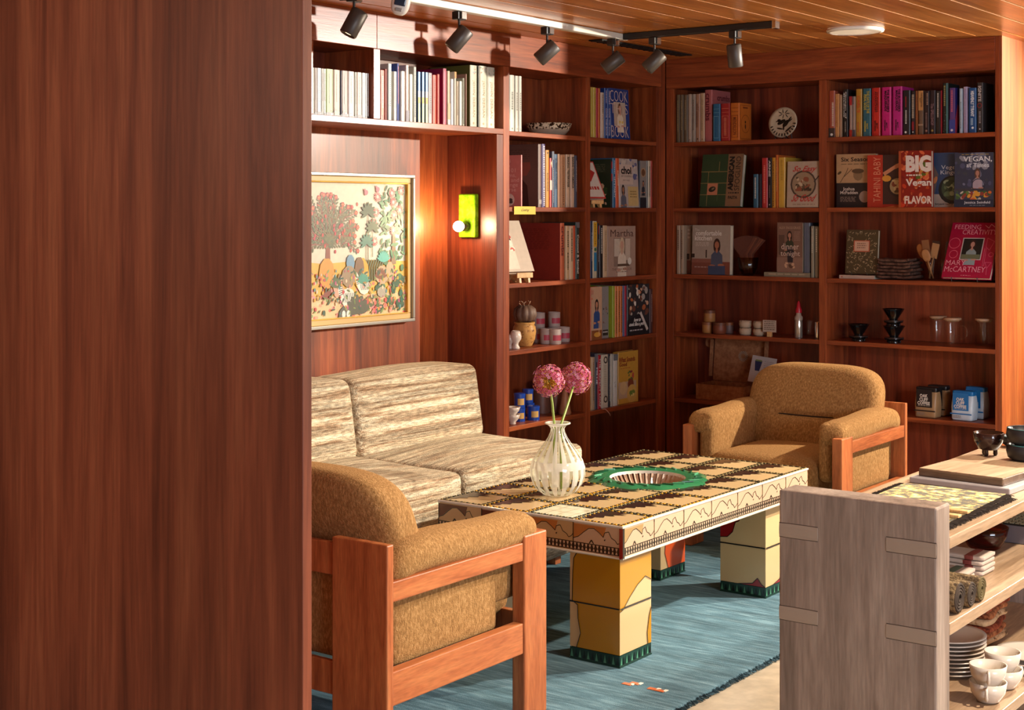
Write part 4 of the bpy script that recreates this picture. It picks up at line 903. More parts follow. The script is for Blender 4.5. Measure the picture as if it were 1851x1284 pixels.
for a, b, t, c, d_, art, sd in (
    (1104.2,1107.6,288,'#1c1c20','black spine with a small red-blue emblem',[('r',.2,.55,.8,.95,'#a83030'),('r',.2,.7,.8,.8,'#3c70a8')],[('r',0,0,1,1,'#2c3420'),('m',.25,.72,.85,.9,5,'#5c5a40'),('f',.3,.0,1,.5,['#c87858','#8c3c24','#e0b088','#3c4c28'],16)]),
    (1108.2,1113.4,286,'#346488','blue spine left of the orange one',[vt("LET'S PARTY",'#e0e0e0',.2,.62),vm('#c8d0d8',.7,.95)],()),
    (1113.8,1120,286.5,'#c8542c','orange spine beside the patterned cover',[vm('#e8c0a0',.45,.75)],())):
    B('Lb',2,a,b,t,c,d_,art,sd,d=.23 if sd else .2)
B('Lb',2,1120.6,1155.6,288,'#b4a49c','patterned grey cover with a small chef and a yellow note',[('f',.0,.5,1,1,['#8c8490','#5c5c84','#c8b8a8','#a89890'],40),('r',.05,.47,.72,.88,'#c8b0a0'),('t','choi',.12,.68,.66,.84,'#241c1c',0,.04),('t','OF COOKING',.12,.62,.66,.66,'#4c3c38'),('t','ROY CHOI',.22,.54,.54,.57,'#4c3c38'),('who',.2,.36,.38,'#241c1c','#a06c50','#5c5c68'),('r',.44,.03,.96,.43,'#c8a870'),('m',.54,.18,.88,.34,3,'#8c7040')],out=True,th=.03,lean=R(3),sb=.012)
B('Lb',2,1157,1168.2,291,'#545058','photo-covered book right of the patterned cover',[('r',0,0,1,1,'#8c8078'),('c',.5,.75,.4,'#b08868'),('c',.5,.75,.3,'#6c4830'),('who',.5,.52,.7,'#2c2420','#a87058','#2c2c34'),('r',0,0,1,.22,'#242228')],out=True,th=.06)
for a, b, t, c, d_ in ((1168.8,1172,291,'#8c8c88','slim grey spine'),(1172.4,1176.4,291,'#c8b498','slim cream spine'),(1176.8,1180,291,'#b04438','slim red spine at the right end')): B('Lb',2,a,b,t,c,d_,[vm('#5c5048')])
add_book((-.03,-.640,1.519), R(74), .15, .21, .022, '#c8443c', "red-edged white book leaning back on a stand, left bookcase's corner bay", 'books on stands', [('r',.05,.04,.96,.97,'#d8c8b8'),('p',[(.1,.5),(.5,.9),(.9,.7),(.6,.45)],'#b03028'),('m',.15,.15,.85,.32,1,'#b03028')], lean=R(28), out=True)
cradle((-.04,-.640,1.4845), R(74), 'small blond wooden stand under the red-edged book', s=.8)
for a, b, t, c, d_, art in (
    (1068,1071.8,399.6,'#202c48','navy book at the left end',[vt('A Modern Kitchen','#a8a8b0',.3,.8)]),(1072.2,1079.8,400,'#c8b898','cream book with a yellow head and a blue label',[('r',.1,.55,.9,.98,'#d8a430'),('r',.2,.12,.8,.45,'#2c7ca8'),('c',.5,.5,.25,'#2c6c48'),('v',.4,.6,.6,.95,'#7c5418')]),
    (1080.4,1083.8,404,'#241a1c','slim black book left of its thicker neighbour',[vm('#a89890',.3,.7),('r',.2,.8,.8,.95,'#8c2c30')]),(1084.4,1090.4,407.6,'#1c1818','thick black book with white lettering',[vm('#d0c4b8',.45,.95)]),
    (1091,1098.4,408,'#c8a884','cream spine beside the taupe cover',[vm('#a08464',.15,.9)])):
    B('Lb',3,a,b,t,c,d_,art)
B('Lb',3,1099,1148.6,409,'#a88a78','taupe cover with a woman in a white blouse',MART,out=True,th=.04,sb=.015)
B('Lb',4,1067,1088,519,'#c8541c','cover with a dark-haired woman in blue, orange edge',[('r',.06,0,1,1,'#c8a080'),('who',.55,.66,.75,'#1c1414','#c08868','#304c80'),('r',.1,.0,1,.18,'#8c5028'),('e',.6,.10,.3,.12,0,'#d89c40'),('r',.72,.08,.78,.34,'#e0b080'),('e',.14,.78,.06,.05,0,'#d87050'),('t','OK',.06,.86,.28,.94,'#c86050')],out=True,th=.03,sb=.012)
B('Lb',4,1088.0,1100.0,518,'#8c8480','grey photo cover with fruit in shade',[('r',0,0,1,1,'#8c8480'),('f',.1,.25,.95,.65,['#4c3430','#7c4c3c','#2c2422','#a87860'],16),('r',.1,.05,.9,.16,'#302824'),('m',.15,.08,.85,.13,1,'#c8c0b8')],out=True,th=.05,sb=.04)
for a, b, t, c, d_ in ((1108,1112,517.5,'#98a02c','lime-green spine'),(1112.4,1116.4,517.5,'#cc7434','first orange spine, beside the lime one'),(1117,1121.4,517.5,'#d07c38','middle orange spine of three'),(1122,1125.8,517.5,'#c86c30','last orange spine, beside the blue one'),(1126.2,1129.2,517,'#5c6488','slim blue spine'),(1129.6,1133,517,'#a8283c','slim crimson spine')):
    B('Lb',4,a,b,t,c,d_,[vm('#3c2418',.1,.9)] if 'orange' in d_ else [('r',.35,0,.65,1,c)])
B('Lb',4,1134,1173.6,514.5,'#2c2a2c','dark food-photo cover with white script',[('f',0,.38,1,1,['#a89c90','#6c4030','#d0a080','#3c3432','#b06038','#e0d4c4'],44),('p',[(0,.3),(.5,.42),(1,.2),(1,0),(0,0)],'#1c1a1e'),('t','how to\ncook like a pro',.05,.16,.80,.34,'#e8e0d8',0,.03,.12),('m',.1,.06,.7,.11,1,'#a8a0a0'),('p',[(.55,.42),(.62,.46),(.95,.10),(.88,.06)],'#c8bcb0')],out=True,th=.04,sb=.015)
B('Lb',4,1175,1180.4,523,'#4c2c2c','dark maroon spine at the right end',[vm('#9c7c74')])
for a, b, t, c, d_, art in (
    (1067.4,1070,646,'#c8a070','thin tan sheet-like book at the left end',[]),(1070.4,1075.6,646,'#b89878','tan book right of the thin one',[vm('#7c5c44',.2,.9)]),
    (1076.2,1080.8,640,'#3c3844','charcoal book with a grey head',[('r',0,.85,1,1,'#6c6c74'),vt('MILLIE','#e0e0e4',.45,.75)]),
    (1081.2,1087.2,643,'#a81c28','red book with spaced white title',[vt('THE PERFECT LOAF','#d8c0b8',.03,.95)]),
    (1088.2,1100,641.5,'#c8baa4','thick cream book with two dark oval emblems',[('o',.55,.9,.3,.12,'#3c3028'),('o',.55,.16,.3,.12,'#4c3c30'),vm('#b0a08c',.25,.8,.3,.7)]),
    (1100.4,1103.8,640,'#241c20','black spine with white script',[vm('#c8bcb4',.1,.95)]),(1104.4,1108.2,640.5,'#b8b0a0','slim off-white spine',[]),
    (1109.6,1117,641,'#c8c0b4','off-white spine with a grey head and a drawing',[('r',0,.88,1,1,'#6c6c6c'),('f',0,.35,.6,.5,['#3c3430'],6)])):
    B('Lb',5,a,b,t,c,d_,art)
B('Lb',5,1117.6,1153.4,635.5,'#c08c34','ochre-yellow cover with plates of food',[('t','What Sounds',.02,.80,.84,.90,'#8c2c1c',0,.02),('t','Good',.05,.72,.42,.80,'#8c2c1c',0,.02),('m',.1,.66,.6,.69,1,'#a85c2c'),('r',0,.10,.9,.42,'#b89474'),('f',.45,.42,.85,.62,['#8c2c34','#b04438','#4c6c34'],8),('c',.25,.30,.18,'#c8a070'),('c',.62,.36,.15,'#7c3c24'),('c',.68,.17,.25,'#c8984c'),('f',.5,.12,.85,.24,['#6c7c30','#e0c070'],8)],out=True,th=.035,sb=.03)
q = onx(1092, .0, 745); rb = MB()
rb.tube([(.001,q.y-.015,.4905),(.006,q.y,.4895),(.012,q.y+.012,.478),(.016,q.y+.028,.462),(.014,q.y+.034,.452)], [.0025,.0025,.0025,.002,.001], n=6)
tag(rb.build('ribbon', C('#c88c74')), 'thin pink ribbon end hanging over the bottom shelf under the red book', 'ribbon')
# ================================================================= books, back bookcase
for a, b, t, c, d_, art in (
    (1222.4,1228.2,171.7,'#6c5a40','olive-brown book at the left end, first of three',[vm('#a08c68')]),(1228.8,1234.8,171.6,'#705c44','olive-brown book, middle of three',[vm('#a08c68')]),(1235.4,1242.4,171.5,'#6c5840','olive-brown book, last of three',[vm('#a08c68')]),
    (1243.2,1249.6,170.5,'#b8a08c','off-white book right of the olive trio',[('c',.5,.05,.12,'#5c4c40')]),(1250.2,1256.6,170.4,'#a89888','greyish-white book, second after the olive trio',[vm('#6c5c54')]),
    (1257,1265,170,'#b08468','dusty-pink book with a dark dot at the foot',[vt('wild sweetness','#7c5040',.3,.8),('c',.5,.06,.14,'#2c1c18')]),(1265.4,1273.2,168.5,'#c8a480','cream book left of the tall rose one',[('c',.5,.05,.12,'#5c3c2c'),vm('#a08060')]),
    (1273.6,1287,162.6,'#b4605c','tall rose-red thick book',[('t','crumbs',.15,.40,.85,.93,'#6c2028',1,.02)])):
    B('Ra',1,a,b,t,c,d_,art,[('t','crumbs',.28,.80,.96,.92,'#6c2028',0,.02)] if 'rose-red' in d_ else ())
for a, b, t, c, d_, fc in ((1288.2,1301.6,188.2,'#2c6488','blue cloth classic','#7ca8b8'),(1302.4,1319.2,187.4,'#a42824','red cloth classic','#d87858'),(1320,1336.6,186.2,'#c86c24','orange cloth classic','#7c3410')):
    art = [('r',.12,.86,.88,.87,fc),('r',.12,.76,.88,.77,fc),('r',.15,.66,.85,.67,fc),('r',.15,.08,.85,.09,fc),('r',.15,.08,.19,.67,fc),('r',.81,.08,.85,.67,fc)]
    if 'blue' not in d_: art += [('t','MENDELSON',.3,.15,.7,.62,fc,1,.02)] if 'orange' in d_ else [('v',.35,.15,.65,.62,fc)]
    sd = [('r',.06,.05,.94,.06,fc),('r',.06,.94,.94,.95,fc),('r',.06,.05,.08,.95,fc),('r',.92,.05,.94,.95,fc),('o',.5,.45,.36,.02,fc),('r',.3,.86,.7,.9,fc),('e',.5,.38,.05,.10,0,'#3c1c10'),('c',.5,.50,.05,'#3c1c10')] if 'orange' in d_ else ()
    B('Ra',1,a,b,t,c,d_+' with framed spine',art,sd,sb=.005,d=.13)
def easel_plate():
    p = ony(1417, .10, 223); t = thing('decorative_plate', 'round cream plate with a black bird painted on it, upright on the top back shelf', 'plate', (p.x, .09, ZS[1]))
    M = Matrix.Translation((0,.012,.086)) @ Matrix.Rotation(R(-10),4,'X') @ Matrix.Rotation(R(90),4,'X')
    MB().lathe([(.001,0),(.045,.0),(.066,.006),(.078,.012),(.0785,.015),(.064,.010),(.044,.004),(.001,.004)], n=48, cap=False, M=M).build('dish', C('#c8b496',.25), t, smooth='all')
    f = MB(); 
    def el(u,v,a,b,an,mi=0,h=.0135): f.add([tuple(M@Vector((u+a*math.cos(q)*math.cos(an)-b*math.sin(q)*math.sin(an), v+a*math.cos(q)*math.sin(an)+b*math.sin(q)*math.cos(an), h if u*u+v*v > .0022 else .006))) for q in [k*math.pi/6 for k in range(12)]],[tuple(range(12))],mi)
    el(-.012,.004,.024,.010,.5,h=.0075); el(-.026,.012,.010,.008,0); el(-.036,.008,.008,.003,.3); el(.012,-.004,.022,.012,.9); el(.030,.016,.020,.004,.9); el(.034,.010,.018,.003,.7); el(.002,-.024,.004,.016,.1); el(-.018,-.030,.018,.004,-.2); el(.030,-.034,.024,.005,.7)
    for k in range(7): el(.000+.022*math.cos(k*.9),.046+.013*math.sin(k*.9)*1.0,.012,.0022,k*.9,h=.0125)
    for k in range(12): a = R(200+k*14); el(.066*math.cos(a),.066*math.sin(a),.010,.003,a,h=.0128)
    f.build('painted_bird', C('#1c1a14',.3), t)
    for s in (-1,1): MB().tube([(s*.03,-.03,.001),(s*.03,-.028,.018),(s*.03,-.005,.006),(s*.026,.05,.003),(s*.02,.03,.10)], .0025, n=6).build('wire_stand', BLACK, t)
easel_plate()
p0, p1 = ony(1263,.05), ony(1339,.05)
add_book(((p0.x+p1.x)/2, .045, 1.486), 0, p1.x-p0.x-.004, .275, .035, '#34482a', "green tiled-pattern book with a tan title strip, leaning, second shelf of back bookcase's left bay", "books on the second shelf of back bookcase's left bay",
    [('r',.64,0,1,1,'#8c6848'),('r',0,.66,.64,.672,'#98804c'),('r',.0,.44,.64,.452,'#98804c'),('r',.0,.22,.64,.23,'#98804c'),('r',.18,0,.192,.66,'#98804c'),('r',.43,.66,.442,.86,'#98804c'),('r',.43,.1,.442,.44,'#4c6038'),('r',.18,.22,.43,.44,'#c8805c'),('e',.30,.33,.09,.06,.3,'#2c2418'),('e',.32,.34,.04,.02,.5,'#8c8060'),
     ('t','AMERICAN',.67,.30,.80,.95,'#181410',-1,.05),('t','SFOGLINO',.83,.30,.95,.95,'#2c1c14',-1,0),('t','PASTA',.70,.14,.92,.20,'#181410',0,.03),('m',.7,.22,.95,.27,1,'#181410')], lean=R(9), out=True)
for a, b, t, c, d_, art in (
    (1361,1369.8,315,'#2c5c74','short teal-blue book',[vm('#c8c8c0',.3,.9)]),(1370.4,1376,315,'#20202c','short navy-black book',[]),
    (1376.8,1387.2,285.8,'#b82c2c','tall red book',[vm('#e08070',.1,.85)]),(1388,1394.4,285.4,'#1c1a1c','black book with a white title',[vt('ARNIE','#d8d4d0',.62,.95),('v',.4,.2,.6,.45,'#8c8080'),('c',.5,.06,.15,'#c8c0b8')]),
    (1395,1401.4,285.2,'#c88c2c','amber book with brown lettering',[vm('#5c3410',.06,.92)]),(1401.8,1406.6,280.4,'#c8682c','slim orange book rising above its neighbours',[vm('#e0b078',.3,.9)]),
    (1407.2,1419,284.8,'#d0a43c','thick yellow book beside the white cover',[('r',.1,0,.16,1,'#e0c060'),vm('#b08830',.55,.95)])):
    B('Ra',2,a,b,t,c,d_,art)
B('Ra',2,1421,1479.4,292.5,'#b4a08c','cream cover with a pan and red handwriting',[('c',.52,.50,.40,'#4c3c30'),('c',.52,.50,.35,'#9c8468'),('f',.25,.35,.8,.66,['#5c4c38','#c8b090','#8c5038','#3c3024'],26),('l',[(.85,.55),(1,.68)],.006,'#3c3430'),('t','So Easy',.14,.74,.97,.90,'#b83830',0,.02,.15),('t','So Good',.14,.12,.95,.28,'#b83830',0,.02,.15),('m',.2,.04,.9,.07,1,'#8c7460')],out=True,th=.03,sb=.006,lean=R(3))
B('Ra',3,1222.6,1229,407.8,'#b09880','cream spine at the left end',[vm('#5c4438',.5,.9)]); B('Ra',3,1229.4,1235,407.9,'#a89078','second cream spine from the left',[vm('#5c4438',.3,.9)])
CK = [('r',0,0,1,.26,'#7c4434'),('r',0,.24,.6,.32,'#8c5848'),('t','The',.08,.88,.2,.93,'#d8ccc0'),('t','comfortable',.10,.79,.78,.89,'#e8e0d4',0,.02),('t','kitchen',.08,.69,.53,.79,'#e8e0d4',0,.02),('m',.1,.56,.45,.65,3,'#c8b8a8'),('who',.66,.60,.42,'#3c241c','#a86c50','#4c5468'),('r',.44,0,.88,.18,'#3c4864'),('r',.0,.34,.08,.42,'#34241c'),('r',.37,.34,.40,.5,'#34241c'),('m',.08,.12,.42,.16,1,'#a88c80')]
B('Ra',3,1241,1248.6,408.2,'#a08c7c','partly covered twin of the large kitchen cover',[('r',0,0,1,.28,'#7c4434'),('m',.3,.7,.9,.93,3,'#c8b8a8'),('r',.1,.3,.7,.42,'#34241c')],out=True,th=.04,sb=.06)
B('Ra',3,1249.6,1319,408,'#a89888','large cover with a woman in a denim shirt',CK,out=True,th=.035,sb=.012,lean=R(2))
p0, p1 = ony(1381,.02), ony(1464,.02)
def flat(p0x, p1x, y, z, h, d, c, label, grp=None, art=(), rz=0):
    """book lying flat, its spine to the room"""
    t = thing('book', label, 'book', ((p0x+p1x)/2, y, z), rz, grp); w2 = (p1x-p0x)/2
    m = MB().box(-w2,0,0,w2,d,.0025).box(-w2,0,h-.0025,w2,d,h).box(-w2,0,.0025,w2,.003,h-.0025); m.build('cover', C(c), t)
    MB().box(-w2+.003,.0032,.0026,w2-.003,d-.003,h-.0026).build('pages', PAGES, t)
    if art: draw(art, lambda x, yy, l: (x-w2, -l-.0003, yy), 2*w2, h, t)
    return t
flat(p0.x, p1.x, .02, ZS[3]+.0005, .022, .2, '#8c8068', 'grey-tan book lying flat under the dinner cover', 'books lying flat', [('m',.1,.3,.9,.7,1,'#b8a88c')])
B('Ra',3,1404,1451,402.5,'#7c5c4c','rose-brown cover with a woman holding a plate',[('r',0,0,1,.3,'#8c6c5c'),('r',.08,.35,.3,.75,'#5c4438'),('t','ALEX SNODGRASS',.1,.87,.92,.92,'#b89880'),('who',.5,.74,.45,'#2c1c18','#b07c64','#2c3424'),('p',[(.42,.2),(.62,.2),(.66,.5),(.4,.5)],'#242028'),('f',.25,.08,.75,.2,['#5c4030','#c8a080'],8),('t','dinner',.18,.46,.86,.58,'#d8c0b0'),('t','tonight',.15,.30,.90,.43,'#d8c0b0'),('m',.68,.62,.9,.82,5,'#a08070')],out=True,th=.03,sb=.03,z0=ZS[3]+.0225)
B('Ra',3,1452.2,1464,403,'#5c6474','grey-blue spine standing on the flat book',[('r',.2,0,.28,1,'#747c8c')],z0=ZS[3]+.0225,sb=.035,d=.16)
B('Ra',3,1465.4,1471.2,409,'#948c78','pale olive spine lettered in white',[vm('#d8d4c0',.5,.95)]); B('Ra',3,1472.4,1479.4,409.5,'#8c8470','olive-grey spine against the upright',[vm('#d8d4c0',.5,.95)])
# right bay, top row
for a, b, t, c, d_, art in (
    (1495.6,1506.6,164.4,'#a45038','terracotta book at the left end',[('r',0,0,1,.2,'#403430'),('v',.55,.25,.85,.75,'#d8c8b8'),('c',.5,.06,.22,'#e0dcd4')]),
    (1509,1516.8,170,'#c89058','peach book',[('c',.3,.35,.1,'#8c2820'),vm('#a86c40')]),(1517.2,1521.6,172,'#b08c70','slim tan book',[]),
    (1523.8,1532.4,161.6,'#1c1a1a','black book with white titling',[vt('Queen of\nShadows','#d0ccc4',.38,.95,.1,.8),('v',.4,.1,.6,.32,'#a09c94')]),
    (1535,1540.4,174.5,'#a89084','slim grey book with red ends',[('r',0,.78,1,1,'#a82830'),('r',0,0,1,.17,'#a82820')]),(1541,1546,174.5,'#a89488','slim grey book with a dark foot',[('r',0,0,1,.17,'#484450'),('r',0,.8,.5,1,'#6c6468')]),
    (1546.8,1557.6,161.2,'#b8882c','mustard-yellow book',[('t',"CARL'S",.25,.5,.75,.86,'#c85030',1,.03),('v',.3,.1,.5,.3,'#b85030')]),
    (1559.2,1573.8,160.2,'#2c6474','teal book with yellow lettering',[('t','THE GATE OF THE\nFERAL GODS',.15,.48,.85,.95,'#c0b040',1,.03),('t','MATT\nDINNIMAN',.2,.1,.7,.32,'#c0b040',1,.03)]),
    (1576.2,1590.8,159,'#cc2c20','bright red book',[('r',.0,0,.2,1,'#a01818'),('t','DUNGEON\nANARCHIST',.35,.48,.75,.93,'#5c0c10',1,.03),('t','MATT\nDINNIMAN',.3,.1,.75,.32,'#40080c',1,.03)]),
    (1593.2,1610.2,157.8,'#c81c78','magenta book, left of two alike',[('t',"THE BUTCHER'S\nMASQUERADE",.3,.48,.85,.95,'#2c0c20',1,.04),('t','MATT\nDINNIMAN',.3,.1,.65,.32,'#2c0c20',1,.03)]),
    (1613,1630.4,156.6,'#c02484','magenta book, right of two alike',[('t',"THE BUTCHER'S\nMASQUERADE",.3,.48,.85,.95,'#2c0c20',1,.04),('t','MATT\nDINNIMAN',.3,.1,.65,.32,'#2c0c20',1,.03)]),
    (1631.8,1645,163.4,'#1e1c22','black book beside the magenta pair, small white title',[('r',.35,.62,.5,.86,'#8c2430'),vm('#d0ccc8',.25,.55,.35,.55),('c',.4,.06,.15,'#e0dcd4')]),
    (1646.8,1653.8,165,'#282024','dark book with cream titling over a red foot',[vm('#b8ac98',.4,.92,.2,.8),('r',.2,.1,.8,.3,'#8c2430'),('c',.5,.06,.2,'#e0dcd4')]),
    (1654.2,1659,164.6,'#8c5028','orange and black patterned book',[('f',0,0,1,1,['#241814','#c87838','#e09850'],30)]),
    (1660,1668.8,164.2,'#6c5644','book with a tan head over a brown photograph',[('r',0,.55,1,1,'#c08c54'),('t','THE ENCHANTED\nPACT',.2,.62,.8,.95,'#3c2414',1,.02),('r',0,.2,1,.24,'#a08870')]),
    (1669.6,1679.4,165,'#2c1e20','dark brown book with faded lettering, first of a dark pair',[('v',.55,.7,.8,.95,'#a08878'),vm('#7c6460',.15,.5),('c',.5,.08,.2,'#a87868')]),
    (1680.2,1690.4,163.6,'#2a1c22','dark plum book with a gold mark at the foot',[vt('The SPELLSHOP','#8c6c74',.2,.7),('c',.5,.08,.2,'#a8904c')]),
    (1691.2,1699.6,165,'#2a2420','dark book with a tall white title',[vm('#c8c0b4',.38,.95)]),
    (1700,1702.4,163.5,'#98202c','thinnest red book',[]),
    (1704,1714,150.5,'#1c2624','tall black book with a turquoise edge',[('r',.72,0,.84,1,'#60b0b8'),('f',.05,.02,.7,.45,['#40605c','#98b0a0','#1c2c2c'],14),('v',.2,.55,.5,.95,'#98905c')]),
    (1715.6,1726.8,159,'#5c3c80','purple book',[('r',0,0,1,.3,'#3c489c'),vm('#c86478',.5,.95,.3,.6),('c',.45,.07,.2,'#e0dce8')]),
    (1733.8,1739.6,160.2,'#b0c8dc','narrow ice-blue book',[vm('#5c7080',.1,.7)]),(1741,1748.2,157,'#b0a4c4','lilac book left of the deep blue one',[vm('#8c7ca0',.1,.95)]),
    (1750.6,1764.4,159,'#14508c','deep blue book with a white title',[('t','HEAVENLY TYRANT',.3,.36,.75,.93,'#d8e4f0',1,.05),('c',.55,.11,.16,'#e8f0f4'),('v',.3,.18,.6,.32,'#a8c8e0')]),
    (1765.8,1776.6,149.4,'#302e30','tall charcoal book at the right end',[('t','IGNITE',.2,.62,.75,.93,'#c8c4c4',1,.03),('o',.45,.54,.4,.08,'#a83038'),vm('#98949a',.2,.42),('c',.5,.07,.12,'#e0dce0')])):
    sd = [('r',0,0,1,1,'#2c2c80'),('p',[(0,.3),(.2,.65),(.35,.6),(.3,.2),(.1,0),(0,0)],'#b83c54')] if d_ == 'purple book' else ()
    B('Rb',1,a,b,t,c,d_,art,sd,sb=.022 if 'magenta' not in d_ else .015, d=.15)
# right bay, second row: five covers facing out, overlapping
def cover(px0, px1, pyt, c, d_, art, y, th=.03, lean=0):
    p0, p1, pt_ = ony(px0,y), ony(px1,y), ony(px0,y,pyt)
    add_book(((p0.x+p1.x)/2, y, ZS[2]+.0005), 0, p1.x-p0.x, (pt_.z-ZS[2]), th, c, f"{d_}, second shelf of back bookcase's right bay", "cookbooks facing out on the second shelf of the back bookcase", art, (), lean, True)
cover(1512,1583,279.5,'#a88860','half-cream half-black vegetable cookbook',[('r',0,0,1,.46,'#241f20'),('r',0,.46,1,1,'#b8946c'),('t','Six Seasons',.12,.86,.92,.94,'#1c1410',0,.02),('m',.12,.79,.8,.82,1,'#7c6448'),('e',.55,.60,.12,.13,.3,'#8c7050'),('e',.55,.68,.16,.06,0,'#5c4630'),('l',[(.1,.47),(.25,.65),(.3,.74)],.003,'#4c3820'),('l',[(.2,.58),(.4,.72)],.003,'#4c3820'),('e',.08,.65,.06,.03,.6,'#4c3c24'),('t','Joshua\nMcFadden',.10,.25,.55,.38,'#d8ccc0',0,.02),('m',.1,.10,.5,.2,4,'#8c7c70'),('c',.72,.2,.14,'#a08878')],.072,.03)
cover(1568,1638,281,'#a82c18','orange-red cookbook with upright lettering and a bean pot',[('r',0,0,.40,1,'#b83420'),('r',.40,.06,1,1,'#3c2420'),('t','TAHINI BABY',.16,.10,.34,.96,'#e09878',-1,-.01),('p',[(.4,.66),(.75,.82),(.98,.88),(.98,.80),(.7,.72),(.45,.60)],'#c88864'),('p',[(.40,.0),(1,.06),(1,0)],'#c86430'),('c',.78,.40,.26,'#2c1c18'),('c',.78,.40,.20,'#a08860'),('f',.62,.28,.94,.52,['#5c4428','#c8b080','#7c3c24'],16),('e',.5,.55,.12,.08,0,'#d89838')],.038,.03)
cover(1624.6,1683.6,273.5,'#8c1c10','tall red tomato-photo cookbook with huge white letters',[('f',0,0,1,1,['#c83c1c','#a02010','#d86840','#e08850','#7c1410','#b84c28'],70),('r',.0,.0,.07,1,'#b05028'),('f',.4,.5,.95,.9,['#5c6c24','#8c4c1c','#c89040'],18),('t','BIG',.22,.62,1.0,.92,'#e8dcd4',0,.06),('m',.24,.53,.7,.58,1,'#e8dcd4'),('t','Vegan',.22,.34,1.0,.50,'#e8dcd4',0,.03),('t','FLAVOR',.18,.06,1.02,.20,'#e8d4c8',0,.04)],.005,.03)
cover(1662,1731,277.5,'#2c3c58','dark blue cookbook with a bowl of greens',[('r',0,0,1,1,'#34486c'),('r',0,0,1,.24,'#a8988c'),('p',[(.3,.9),(.5,.6),(.4,.24),(.3,.24)],'#6c5c58'),('e',.42,.5,.10,.05,1.2,'#c88050'),('c',.86,.32,.36,'#1c2020'),('c',.88,.34,.30,'#3c4c38'),('f',.6,.2,1,.5,['#5c7050','#2c3c2c','#8c9c80'],22),('t','Vegetable\nKingdom',.56,.58,1.4,.77,'#c8ccd8',0,0),('t','bryant terry',.42,.03,.88,.08,'#24201c',0,.01)][:-2]+[('t','Vege\nKingd',.56,.58,.97,.77,'#c8ccd8',0,0),('t','bryant terry',.42,.03,.88,.08,'#24201c',0,.01)],.06,.02)
cover(1724.6,1795.6,277,'#343c54','blue-grey cookbook showing a cook and fruit',[('f',0,.3,1,1,['#4c5474','#6c7490','#3c4450','#8c90a0'],36),('who',.60,.62,.34,'#5c4438','#b08070','#a89cac'),('r',.0,.28,1,.34,'#3c3c48'),('o',.62,.40,.17,.02,'#1c2c40'),('f',0,.10,1,.30,['#c86430','#d89c3c','#5c7c40','#8c3c34','#c8c0b8','#3c5c3c'],40),('r',0,0,1,.14,'#1c2840'),('t','VEGAN,',.24,.82,.97,.93,'#e0e8f0',0,.02),('t','at Times',.32,.73,.90,.81,'#d8e0ec',0,.01),('m',.2,.955,.9,.97,1,'#c8b040'),('t','Jessica Seinfeld',.26,.05,.92,.11,'#d8e0ec',0,.01),('m',.4,.02,.8,.035,1,'#98a0b0')],.004,.03)
# right bay, third row
p0, p1 = ony(1517,.02), ony(1580,.02)
flat(p0.x, p1.x, .02, ZS[3]+.0005, .017, .18, '#c0a898', 'pale pink book lying flat under the floral one', 'books lying flat', [('c',.08,.5,.02,'#a83c30')])
p0, p1 = ony(1526,.04), ony(1584,.04); FL = [('o',.5,.5,.001,.001,'#8c8468')]; r4 = random.Random(5)
for k in range(150):
    u, v = r4.uniform(.05,.95), r4.uniform(.04,.96)
    if .25 < u < .75 and .50 < v < .76: continue
    FL.append(('e',u,v,.035,.009,r4.uniform(0,3.1),r4.choice(['#a89878','#b8a888','#8c7c58','#c0b090'])))
FL += [('r',.25,.50,.75,.76,'#b85c40'),('r',.28,.52,.72,.74,'#cca890'),('m',.36,.56,.64,.70,3,'#7c5c48')]
add_book(((p0.x+p1.x)/2,.045,ZS[3]+.021),0,p1.x-p0.x,.215,.025,'#4c4028',"olive leaf-patterned book with orange title box, third shelf of back bookcase's right bay","books on the third shelf of back bookcase's right bay",FL,lean=R(6),out=True)
t = thing('wire_easel','thin black wire easel holding the olive floral book','stand',((p0.x+p1.x)/2,.04,ZS[3]+.0178))
MB().tube([(-.04,-.012,.012),(-.04,-.012,.001),(-.04,.09,.001),(0,.10,.15),(.04,.09,.001),(.04,-.012,.001),(.04,-.012,.012)], .0018, n=6).build('wire', BLACK, t)
add_book((ony(1749,.03).x,-.005,ZS[3]+.010),R(-4),.235,.285,.022,'#a80c3c',"crimson book with pink line drawings, leaning far back, third shelf of back bookcase's right bay","books on the third shelf of back bookcase's right bay",
    [('t','FEEDING',.08,.88,.62,.96,'#e898a8',0,.0),('t','CREATIVITY',.26,.78,.97,.87,'#e898a8',0,.0),('r',.30,.32,.74,.72,'#c8c0c0'),('r',.32,.335,.72,.705,'#1c2020'),('who',.52,.60,.30,'#3c2420','#c09080','#8ca0a4'),('r',.33,.34,.71,.42,'#6c7458'),('t','MARY',.04,.22,.45,.31,'#e898a8',0,0),('t','McCARTNEY',.04,.10,.88,.20,'#e898a8',0,0),('o',.14,.62,.12,.012,'#e06480'),('o',.16,.42,.09,.012,'#e06480'),('l',[(.80,.72),(.95,.66),(.88,.50),(.80,.56),(.80,.72)],.002,'#e06480'),('l',[(.84,.28),(.97,.28),(.90,.18),(.84,.28)],.002,'#e06480'),('l',[(.90,.18),(.91,.06)],.002,'#e06480'),('l',[(.78,.54),(.80,.22),(.83,.22),(.81,.54)],.002,'#e06480'),('o',.93,.42,.05,.01,'#e06480'),('l',[(.7,.95),(.78,.9),(.82,.97),(.9,.92)],.002,'#f0b8c0'),('m',.4,.03,.6,.045,1,'#e898a8')],lean=R(27),out=True)
t = thing('wire_easel','black wire easel under the crimson leaning book','stand',(ony(1749,.03).x,.03,ZS[3]+.0005))
